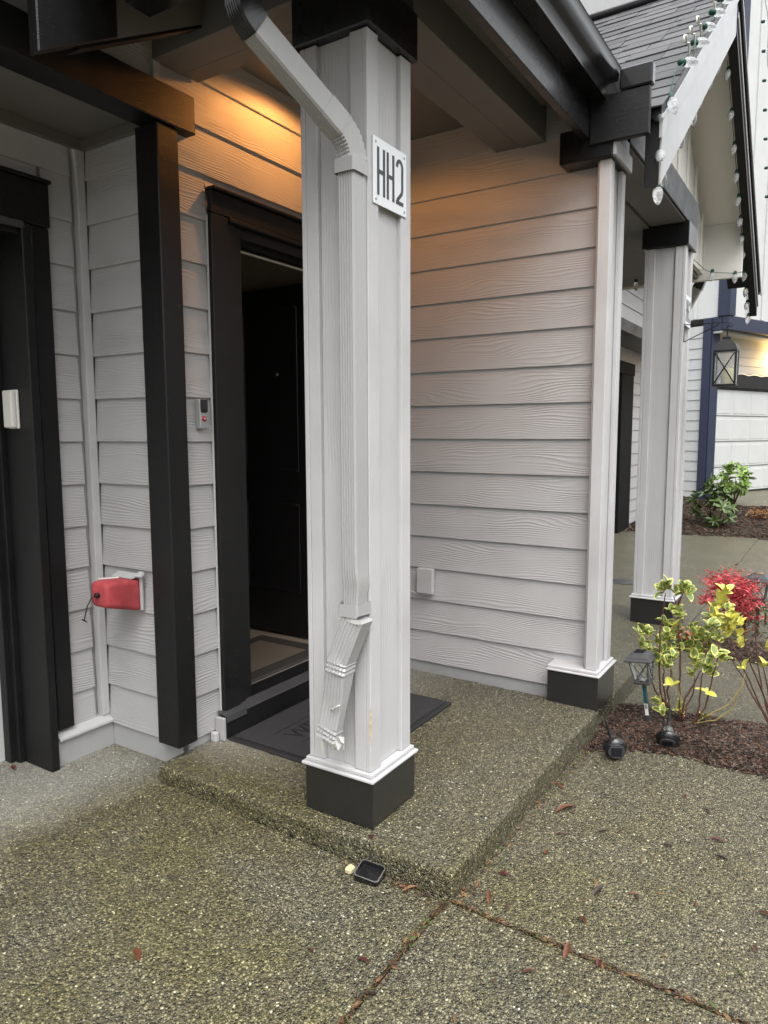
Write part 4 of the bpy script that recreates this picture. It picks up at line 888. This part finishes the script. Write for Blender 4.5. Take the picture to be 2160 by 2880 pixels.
# ------------------------------------------------------------------ garden lights
def lantern_stake(base, lean, label, s=1.0, rz=0.0, tagm=True):
    t = thing("solar_lantern", base, label, "garden light", "solar lanterns on stakes", rz)
    t.rotation_euler = (lean[0], lean[1], rz)
    zt = .25*s
    child("stake", boxm(.022*s, .022*s, zt+.06, .002), m_darkgrey, t, (0, 0, zt/2-.03))
    if tagm:
        child("care_label", boxm(.001, .021*s, .11*s, 0), m_teal, t, (-.0118*s, 0, .175*s)); child("barcode_label", boxm(.001, .021*s, .075*s, 0), m_white, t, (-.0118*s, 0, .078*s))
        for i in range(6): child("barcode_bar", boxm(.0008, .015*s, .0026*s, 0), m_rubber, t, (-.0126*s, 0, (.085+i*.005)*s))
    zl = zt
    child("tray", boxm(.100*s, .100*s, .018*s, .004, 2), m_darkgrey, t, (0, 0, zl+.009*s))
    hw0, hw1, hg = .040*s, .058*s, .135*s
    V = []; 
    for k, (z, h_) in enumerate(((0, hw0), (hg, hw1))): V += [(-h_, -h_, z), (h_, -h_, z), (h_, h_, z), (-h_, h_, z)]
    child("glass", pm(V, [(0, 1, 5, 4), (1, 2, 6, 5), (2, 3, 7, 6), (3, 0, 4, 7)]), m_glass, t, (0, 0, zl+.018*s))
    def bar(a, b, r_=.0035*s):
        VV, FF = tubem([a, b], r_, 6); child("frame_bar", pm(VV, FF), m_darkgrey, t, (0, 0, zl+.018*s))
    for k in range(4):
        a, b = Vector(V[k]), Vector(V[4+k]); c_, d_ = Vector(V[(k+1) % 4]), Vector(V[4+(k+1) % 4]); o_ = (a+c_)/2*.06
        bar(a*1.02, b*1.02+Vector((0, 0, -.0*s))); bar(a+o_, d_+o_, .0022*s); bar(c_+o_, b+o_, .0022*s); bar(b*1.01, d_*1.01, .0035*s)
    child("led_puck", lathem([(.001, 0), (.022*s, 0), (.02*s, .012*s), (.001, .014*s)], 14), m_white, t, (0, 0, zl+.02*s))
    V = []
    for z, h_ in ((0, .082*s), (.008*s, .082*s), (.016*s, .066*s), (.022*s, .064*s), (.040*s, .040*s), (.046*s, .036*s)): V += [(-h_, -h_, z), (h_, -h_, z), (h_, h_, z), (-h_, h_, z)]
    F = [(i*4+j, i*4+(j+1) % 4, i*4+4+(j+1) % 4, i*4+4+j) for i in range(5) for j in range(4)]+[(3, 2, 1, 0), (20, 21, 22, 23)]
    child("roof", bevelled(pm(V, F), .001), m_darkgrey, t, (0, 0, zl+.018*s+hg)); child("solar_cell", boxm(.058*s, .058*s, .003, .0005), m_solar, t, (0, 0, zl+.018*s+hg+.0475*s))
    return t
lb = Gp(500, 1470, 3.52)
lantern_stake((lb.x, lb.y, hb1(lb.x, lb.y)), (R(-7), R(-5), 0), "charcoal square solar lantern with teal label stuck in the mulch by the step", .79, R(-4))
lb2 = Gp(1545, 790, 5.35); lantern_stake((lb2.x, lb2.y, gz(lb2.x, lb2.y)), (0, R(-4), 0), "far solar lantern stake standing behind the red bush", 1.05, R(-4), False)
def fallen(head, tail, label):
    """round solar stake light lying on the mulch, solar face towards the viewer"""
    head, tail = Vector(head), Vector(tail); t = thing("solar_stake_light", head, label, "garden light", "fallen round solar lights")
    ax = (tail-head).normalized()
    q = ax.to_track_quat('Z', 'Y').to_euler()
    o = child("head", lathem([(.001, -.028), (.030, -.027), (.044, -.018), (.052, -.004), (.053, .006), (.046, .012), (.026, .020), (.016, .034)], 28), m_metalblk, t, (0, 0, 0), q)
    p = child("clear_collar", lathem([(.018, .022), (.024, .028), (.022, .05), (.012, .06)], 18), m_glass, t, (0, 0, 0), q)
    L = (tail-head).length; V, F = tubem([(0, 0, .04), (0, 0, L*.55), (0, 0, L*.56), (0, 0, L)], [.010, .010, .0075, .0025], 10); child("stake", pm(V, F, smooth=True), m_rubber, t, (0, 0, 0), q)
    child("solar_cell", boxm(.046, .046, .002, .0005), m_solar, t, ax*-.029, q); child("bezel_ring", lathem([(.032, -.0285), (.036, -.029), (.036, -.026), (.032, -.026)], 24), m_darkgrey, t, (0, 0, 0), q)
h1 = pix(1680+175*.2893, 1580+1770*.2893, 3.18); tl1 = pix(1680+65*.2893, 1580+1500*.2893, 3.42); tl1.z = max(tl1.z, gz(tl1.x, tl1.y)+.05); h1.z = gz(h1.x, h1.y)+.052; fallen(h1, tl1, "black round solar light lying on the concrete edge nearest the step")
h2 = pix(1680+685*.2893, 1580+1740*.2893, 3.30); tl2 = pix(1680+705*.2893, 1580+1400*.2893, 3.42); h2.z = hb1(h2.x, h2.y)+.035; fallen(h2, tl2, "black round solar light leaning upside down in front of the variegated shrub")

# ------------------------------------------------------------------ hanging lantern at the HH3 column
hl = thing("hanging_lantern", (3.42, -1.565, 1.575), "black arched lantern with crossed glass front and candle hanging by the far column", "lantern")
lx, ly = 3.42, -1.562
box("base_plate", lx-.062, lx+.062, ly-.070, ly+.070, 1.570, 1.582, m_rubber, hl, .003)
for sx in (-1, 1):
    for sy in (-1, 1): box("corner_bar", lx+sx*.055-.006, lx+sx*.055+.006, ly+sy*.063-.006, ly+sy*.063+.006, 1.582, 1.785, m_rubber, hl, .001)
box("top_rail", lx-.061, lx+.061, ly-.069, ly+.069, 1.785, 1.797, m_rubber, hl, .002)
arch = [(ly+.068*math.cos(R(a)), 1.797+.066*math.sin(R(a))) for a in range(0, 181, 15)]; prism("arched_roof", arch, 'x', lx-.060, lx+.060, m_darkgrey, hl)
box("chimney", lx-.022, lx+.022, ly-.024, ly+.024, 1.860, 1.882, m_rubber, hl, .002)
for sx in (-1, 1): box("glass_pane", lx+sx*.056-.001, lx+sx*.056+.001, ly-.057, ly+.057, 1.583, 1.784, m_glass, hl, 0)
for sy in (-1, 1): box("glass_pane", lx-.049, lx+.049, ly+sy*.064-.001, ly+sy*.064+.001, 1.583, 1.784, m_glass, hl, 0)
for a, b in (((-.060, .0595, 1.585), (-.060, -.0595, 1.783)), ((-.060, -.0595, 1.585), (-.060, .0595, 1.783))): tube("cross_bar", [(lx+a[0], ly+a[1], a[2]), (lx+b[0], ly+b[1], b[2])], .0042, m_rubber, hl, 6)
link("candle", lathem([(.034, 0), (.035, .004), (.035, .095), (.031, .100), (.006, .097)], 20), m_candle, hl, (lx+.005, ly-.012, 1.5825))
tube("hook", [(lx, ly, 1.88), (lx, ly, 1.93), (lx, ly+.002, 1.945), (lx, ly-.012, 1.958), (lx, ly-.020, 1.966)], .003, m_rubber, hl)
wb = thing("wall_bracket", (3.415, -1.297, 1.87), "thin black wire bracket holding the hanging lantern", "bracket")
tube("upright", [(3.42, -1.302, 1.865), (3.42, -1.302, 1.985)], .003, m_rubber, wb); tube("arm", [(3.42, -1.302, 1.978), (3.42, -1.55, 1.975), (3.42, -1.585, 1.972), (3.42, -1.594, 1.955), (3.42, -1.585, 1.942), (3.42, -1.57, 1.946)], .003, m_rubber, wb); tube("brace", [(3.42, -1.302, 1.868), (3.42, -1.50, 1.958), (3.42, -1.512, 1.966), (3.42, -1.50, 1.974)], .003, m_rubber, wb)

# ------------------------------------------------------------------ string lights
bulb_me = lathem([(.002, -.078), (.009, -.071), (.018, -.052), (.0225, -.032), (.021, -.012), (.014, 0)], 14); sock_me = lathem([(.0145, -.004), (.0155, 0), (.0145, .024), (.007, .030)], 12)
for p in bulb_me.polygons: p.use_smooth = False
def light_string(name, bulbs, wire, label, clips=()):
    o0 = Vector(bulbs[0][0]); t = thing(name, o0, label, "string lights", "outdoor string lights")
    tube("wire", wire, .0028, m_green, t, 5)
    for p, d in bulbs:
        q = (-Vector(d)).to_track_quat('Z', 'Y').to_euler()
        b = link("bulb", bulb_me, m_bulb, t, p); b.rotation_euler = q; s_ = bpy.data.objects.new("socket", sock_me); COL.objects.link(s_); s_.parent = b; WL[s_.name] = Vector(p)
        if not sock_me.materials: sock_me.materials.append(m_green)
    for p in clips:
        p = Vector(p); tube("clip", [p+Vector((-.12, 0, .0)), p+Vector((-.12, 0, .03)), p+Vector((-.075, 0, .05)), p+Vector((-.065, 0, .02)), p+Vector((.0, 0, .05)), p+Vector((.02, 0, -.03))], .005, m_white, t, 5)
def rk(x, dz=.0): return zb(x)+dz
LB = []; yl = -1.498
for x, dz, d in ((1.80, .33, (-.1, -.3, -.9)), (2.05, .40, (.6, -.6, .1)), (2.33, .40, (.6, -.6, .1)), (2.55, .41, (.75, -.5, .15)), (2.80, .41, (.7, -.6, .1)), (3.05, .41, (.7, -.6, .1)), (3.32, .41, (.7, -.6, .1)), (3.62, .42, (.7, -.5, .2)), (1.90, -.01, (.6, -.2, -.8)), (2.32, -.01, (.1, -.1, -1)), (2.62, -.02, (.2, -.1, -1)), (2.80, .0, (.2, 0, -1)), (3.10, -.01, (.1, 0, -1)), (3.36, -.01, (.2, 0, -1))):
    LB.append(((x, yl if dz > .1 else -1.44, rk(x, dz)), d))
LB += [((1.735, -1.475, 2.50), (-.7, -.2, -.6)), ((1.735, -1.470, 2.352), (-.2, -.1, -1)), ((1.74, -1.45, 2.66), (-.5, -.4, -.3))]
wire = [(1.735, -1.468, 2.36), (1.732, -1.468, 2.55), (1.735, -1.47, 2.68), (1.80, -1.49, 2.76)]+[(x, -1.497+.006*math.sin(x*21), rk(x, .40)+.008*math.sin(x*17)) for x in [1.9+.08*i for i in range(25)]]
light_string("string_lights", LB, wire, "clear bulbs on green wire clipped along the left slope of the gable", [(x, -1.495, rk(x, .40)) for x in (2.17, 2.30, 2.46, 2.84, 3.08, 3.32)])
RB = [((x, -1.405, rk(x, -.002)), (-.25+rnd.uniform(-.25, .2), .1, -1)) for x in (4.05, 4.30, 4.52, 4.72, 4.90, 5.07, 5.22, 5.36, 5.55, 5.70, 5.84, 5.98)]
light_string("string_lights", RB, [(x, -1.405, rk(x, .004)) for x in [4.0+.1*i for i in range(21)]], "clear bulbs hanging under the right slope of the gable")
PB = [((5.0, -.60, 2.60), (.1, 0, -1)), ((5.2, -1.19, 2.645), (-.1, 0, -1)), ((5.28, -1.36, 2.625), (-.1, 0, -1))]
light_string("string_lights", PB, [(4.3, -1.0, 2.66), (4.5, -1.16, 2.62), (4.9, -1.17, 2.62), (5.2, -1.19, 2.645), (5.28, -1.36, 2.635), (5.28, -1.42, 2.64)], "few clear bulbs strung inside the far porch beside the white frieze")
VB = [((7.0, -1.30-.02*i, 5.45-.29*i), (.55, -.8, .15)) for i in range(7)]
light_string("string_lights", VB, [(7.0, -1.27+.015*math.sin(i)-.012*i, 6.0-.12*i) for i in range(24)], "bulbs on a dark wire hanging down the right edge before the white house")

# ------------------------------------------------------------------ far house (turned 22 degrees)
fh = thing("far_house", (11.76, -.5, .2), "white neighbouring house with navy trim, navy beam and white garage door", "house", None, R(-22))
def fb(name, x0, x1, y0, y1, z0, z1, m, par=None, b=.004):
    return child(name, boxm(x1-x0, y1-y0, z1-z0, b), m, par or fh, ((x0+x1)/2, (y0+y1)/2, (z0+z1)/2-.2))
fb("garage_beam", 0, 9, 0, .12, 2.99, 3.215, m_blue); fb("garage_beam", 0, .12, .125, .36, 2.99, 3.215, m_blue)
fb("corner_post", .0, .24, .28, .40, .1, 2.985, m_blue); fb("post_edge", -.03, -.001, .30, .44, .1, 3.2, m_blue)
fw = fb("side_wall", .06, .12, .45, 9, -.2, 2.985, m_farsid)
for k in range(17):
    me = plank_mesh(3.4); o = bpy.data.objects.new("siding_plank", me); COL.objects.link(o); me.materials.append(m_farsid); o.parent = fh; o.location = (.02, 3.84, .05+k*.178-.2); o.rotation_euler = (0, 0, R(-90))
fg = fb("front_wall", .25, 9, .47, .57, -.2, 2.985, m_farsid)
for k in range(5):
    me = plank_mesh(8.6); o = bpy.data.objects.new("siding_plank", me); COL.objects.link(o); me.materials.append(m_farsid); o.parent = fh; o.location = (.25, .43, 2.33+k*.150-.2)
gd = fb("garage_door", .30, 5.24, .38, .42, .18, 2.02, m_farwhite)
for r_ in range(4):
    for c_ in range(8):
        o = child("door_panel", boxm(.52, .010, .36, .004), m_farwhite, gd, (-2.16+c_*.61, -.0205, -.70+r_*.46))
    if r_: child("door_seam", boxm(4.93, .004, .02, 0), m_soffit, gd, (0, -.021, -.92+r_*.46))
fb("garage_header", .25, 6, .32, .42, 2.06, 2.31, m_blkX); fb("recess_ceiling", .02, 9, .125, .5, 2.95, 2.985, m_farwhite, None, 0)
wv = [(.4+i*.06, .31, 2.285+.025*abs(math.sin(i*.42))) for i in range(50)]; V, F = tubem(wv, .008, 5); child("string_garland", pm([(a, b, c-.2) for a, b, c in V], F), m_white, fh)
us = fb("upper_storey", .02, 9, .02, 9, 3.22, 9.0, m_farwhite, None, 0)
fb("corner_board", -.02, .16, -.02, .019, 3.217, 9.0, m_blue); fb("corner_board", -.02, .019, .0192, .20, 3.217, 9.0, m_blue)
for i in range(12): fb("wall_batten", .55+i*.5, .60+i*.5, -.008, .019, 3.22, 9.0, m_farwhite); fb("wall_batten", -.008, .019, .6+i*.5, .65+i*.5, 3.22, 9.0, m_farwhite)
fb("window", -.012, .019, 1.15, 2.1, 3.7, 5.0, m_glassy)
wl = child("wall_lamp", boxm(.12, .14, .26, .02), m_farglow, fh, (2.6, .34, 2.62))
ld = bpy.data.lights.new("far_lamp_light", 'POINT'); ld.energy = 14; ld.color = (1, .60, .20); ld.shadow_soft_size = .08; lo = bpy.data.objects.new("far_lamp_light", ld); COL.objects.link(lo); lo.parent = fh; lo.location = (2.3, .26, 2.42)

# ------------------------------------------------------------------ unseen houses and trees added behind the viewer to dim the low sky
def added_lane_house(x0, x1, y0, y1, h, face, label):
    t = thing("added_lane_house", ((x0+x1)/2, (y0+y1)/2, -.2), label, "house", "added houses across the lane")
    box("wall", x0, x1, y0, y1, -.3, h, m_trim, t, 0)
    if face == 'x':
        prism("roof", [(y0-.4, h), ((y0+y1)/2, h+2.2), (y1+.4, h)], 'x', x0-.4, x1+.4, m_shingle, t)
        k = 0
        while y0+2+k*5 < y1-3: box("garage_door", x1, x1+.05, y0+1+k*5, y0+4+k*5, -.15, 2.1, m_blkZ, t); box("window", x1, x1+.04, y0+1.4+k*5, y0+3.6+k*5, 3.6, 5.0, m_glassy, t); k += 1
    else:
        prism("roof", [(x0-.4, h), ((x0+x1)/2, h+2.2), (x1+.4, h)], 'y', y0-.4, y1+.4, m_shingle, t)
        k = 0
        while x0+2+k*5 < x1-3: box("garage_door", x0+1+k*5, x0+4+k*5, y1, y1+.05, -.15, 2.1, m_blkX, t); box("window", x0+1.4+k*5, x0+3.6+k*5, y1, y1+.04, 3.6, 5.0, m_glassy, t); k += 1
added_lane_house(0, 24, -30, -21, 6.5, 'y', "grey townhouse row added unseen across the lane to cut low sky light")
def conifers(x0, y0, x1, y1, n, h, seed):
    r3 = random.Random(seed); V, F = [], []
    for i in range(n):
        u = (i+r3.uniform(-.3, .3))/n; cx, cy = x0+(x1-x0)*u+r3.uniform(-.8, .8), y0+(y1-y0)*u+r3.uniform(-.8, .8); hh_ = h*r3.uniform(.75, 1.2)
        for k in range(7):
            zb_, rr = hh_*k/7.5, 1.9*(1-k/7.6)+.15; b = len(V); V.append((cx, cy, zb_+hh_*.24))
            for q in range(12): a = 6.283*q/12+k; rq = rr*r3.uniform(.7, 1.15); V.append((cx+rq*math.cos(a), cy+rq*math.sin(a), zb_-.3*rr*r3.uniform(.3, 1)))
            F += [(b, b+1+q, b+1+(q+1) % 12) for q in range(12)]
    return V, F
V1, F1 = conifers(1, -33, 40, -34, 20, 11, 41); V2, F2 = conifers(-16, -24, 1, -26, 9, 10, 42)
tl = link("added_tree_line", pm(V1+V2, F1+[tuple(len(V1)+k for k in q) for q in F2]), plain("conifer_needles", (.03, .045, .022), .8, .2, 0, .4, 2)); tag(tl, "dark conifer wood added unseen beyond the lane to dim the low sky", "trees", None, 'stuff')  # unseen trees, added to darken the horizon

# ------------------------------------------------------------------ manhole, litter, leaves
mh = thing("inspection_cover", (5.42, -.46, gz(5.42, -.46)), "round dark inspection cover in the concrete seen through the far porch", "cover")
link("lid", lathem([(.001, .006), (.105, .006), (.110, .002), (.110, 0)], 28), m_darkgrey, mh, (5.42, -.46, gz(5.42, -.46)+.001)); link("ring", lathem([(.112, .004), (.130, .004), (.132, 0), (.112, 0)], 28), m_darkgrey, mh, (5.42, -.46, gz(5.42, -.46)+.001))
def litter(name, pts, n, seed, spread, size, label):
    r3 = random.Random(seed); V, F = [], []
    for _ in range(n):
        i = r3.randrange(len(pts)-1); u = r3.random(); a, b = Vector(pts[i]), Vector(pts[i+1]); p = a.lerp(b, u)+Vector((r3.gauss(0, spread), r3.gauss(0, spread)))
        if (p-Vector((.062, -1.035))).length < .052: continue
        dr_ = (b-a).normalized(); an = math.atan2(dr_.y, dr_.x)+r3.gauss(0, .6); L = size*r3.uniform(.3, 1.6); W = L*r3.choice((.05, .07, .1, .35))
        M_ = Matrix.Translation((p.x, p.y, gz(p.x, p.y)+r3.uniform(.0, .006))) @ Matrix.Rotation(an, 4, 'Z') @ Matrix.Rotation(r3.gauss(0, .25), 4, 'Y') @ Matrix.Rotation(r3.gauss(0, .5), 4, 'X')
        b0 = len(V); V += [M_ @ Vector(q) for q in ((-L/2, 0, 0), (0, W/2, .001), (L/2, 0, 0), (0, -W/2, .001), (0, 0, .002+W*.15))]; F += [(b0, b0+1, b0+4), (b0+1, b0+2, b0+4), (b0+2, b0+3, b0+4), (b0+3, b0, b0+4)]
    o = link(name, pm(V, F), m_litter); return tag(o, label, "leaf litter", None, 'stuff')
litter("needle_litter", [(.108, -1.30), (.108, -1.6), (.108, -2.0), (.108, -2.6)], 520, 1, .006, .022, "brown needles filling the joint running towards the viewer")
litter("needle_litter", [(.09, -1.288), (-.15, -1.288), (-.6, -1.288)], 420, 2, .006, .022, "brown needles filling the joint left of the step corner")
litter("needle_litter", [(.12, -1.315), (.6, -1.32), (1.2, -1.318), (1.6, -1.318)], 480, 3, .014, .022, "rusty bark flakes along the foot of the step front")
litter("needle_litter", [(.095, -.95), (.09, -1.1), (.085, -1.26)], 170, 4, .016, .024, "brown leaf bits gathered round the black drain stub")
litter("needle_litter", [(-1.2, -1.6), (.3, -1.7), (1.3, -1.5), (.8, -2.1), (-.2, -2.0)], 260, 9, .22, .024, "scattered needles and flakes on the wet aggregate")
def dead_leaf(L, W, seed):
    r3 = random.Random(seed); V = [(-L/2, 0, 0)]; n = 7
    for i in range(1, n): u = i/n; wd = W*math.sin(math.pi*u**.8)*.5*r3.uniform(.8, 1.15); z = L*.10*math.sin(u*3)+r3.uniform(0, .002); V += [(-L/2+L*u, wd, z+wd*.35), (-L/2+L*u, 0, z*.6), (-L/2+L*u, -wd, z+wd*.3)]
    V.append((L/2, 0, L*.05)); F = [(0, 2, 1), (0, 3, 2)]
    for i in range(n-2): a = 1+3*i; F += [(a, a+1, a+4, a+3), (a+1, a+2, a+5, a+4)]
    a = 1+3*(n-2); F += [(a, a+1, len(V)-1), (a+1, a+2, len(V)-1)]
    return pm(V, F, smooth=True)
dl = [dead_leaf(.045, .016, 1), dead_leaf(.055, .020, 2), dead_leaf(.038, .017, 3), dead_leaf(.07, .016, 4)]
LV = [(-.568, -.699, 1, 1.2, "rust coloured curled leaf alone on the left driveway concrete"), (.839, -1.414, 1, 2.0, "long rusty bark strip lying near the foot of the step"), (.525, -1.45, 1, 1.2, "orange-brown bark piece on the right-hand concrete"), (.663, -1.456, 0, .9, None), (1.226, -1.773, 2, 1.1, "dark red leaf just in front of the mulch bed edge"), (.95, -1.929, 2, 1.3, "reddish maple leaf at the right on the wet concrete"), (.323, -1.383, 2, 1.2, None), (.416, -1.659, 3, 1.1, None), (.185, -1.392, 1, 1.1, None), (.249, -1.662, 0, 1.2, None), (.100, -1.662, 1, 1.2, "brown curled leaf caught in the concrete joint"), (-.032, -1.606, 0, 1.1, None), (.105, -1.75, 2, 1.1, None), (1.148, -1.866, 3, .9, None), (.841, -1.955, 3, 1.1, None), (.811, -1.788, 3, .8, None), (.593, -2.111, 0, 1.1, None), (.924, -2.032, 3, .9, None), (.156, -1.318, 4, .8, None), (1.007, -1.335, 1, 1.0, None), (.082, -1.171, 4, 1.0, None), (.077, -1.148, 1, 1.0, None), (.412, -2.097, 0, .7, None), (.775, -1.573, 3, .8, None), (.466, -1.756, 1, .6, None), (.767, -2.013, 3, .6, None), (-.247, -1.22, 2, .9, None), (-.294, -1.076, 2, .7, None), (-.328, -1.30, 3, 1.0, None), (-.150, .600, 1, 1.5, "rusty leaves in the corner under the garage jamb"), (.135, -.99, 2, 1.0, None)]
LL = iter(['brown curled leaf beside the long bark strip near the step foot', 'small red leaf on concrete close to the step corner', 'dark leaf in the middle of the right-hand concrete', 'rusty leaf just right of the joint crossing', 'brown leaf between the joint and the dark middle leaf', 'brown leaf left of the joint running to the viewer', 'red leaf lying over the joint running to the viewer', 'dark sliver of leaf near the right picture edge', 'dark leaf below the reddish maple leaf', 'thin dark twig-like leaf left of the maple leaf', 'brown leaf at the far right bottom of the concrete', 'dark leaf sliver right of the maple leaf', "tan leaf touching the step's front corner", 'rusty leaf against the foot of the step front', 'tan leaf between drain stub and step corner', 'rusty leaf beside the drain stub', 'tiny brown leaf in the lower right concrete', 'dark flake up the right-hand concrete towards the mulch', 'tiny rusty flake in the middle right concrete', 'tiny dark flake near the lower maple leaf', 'red leaf on the left concrete by the joint', 'small red leaf left of the drain stub on the concrete', 'dark leaf stuck at the left joint', 'red leaf lying on the slab at the near column base'])
for x, y, k, s, lab in LV:
    me = dl[rnd.randrange(4)].copy(); me.materials.append(m_dead[k]); z = gz(x, y) if not (x > .11 and y > -1.3) else -.046
    o = link("fallen_leaf", me, m_dead[k], None, (x, y, z+.003)); o.rotation_euler = (rnd.gauss(0, .12), rnd.gauss(0, .12), rnd.uniform(0, 6.28)); o.scale = (s*.85, s*.85, s*.85)
    tag(o, lab or next(LL), "leaf", "fallen leaves on the concrete")
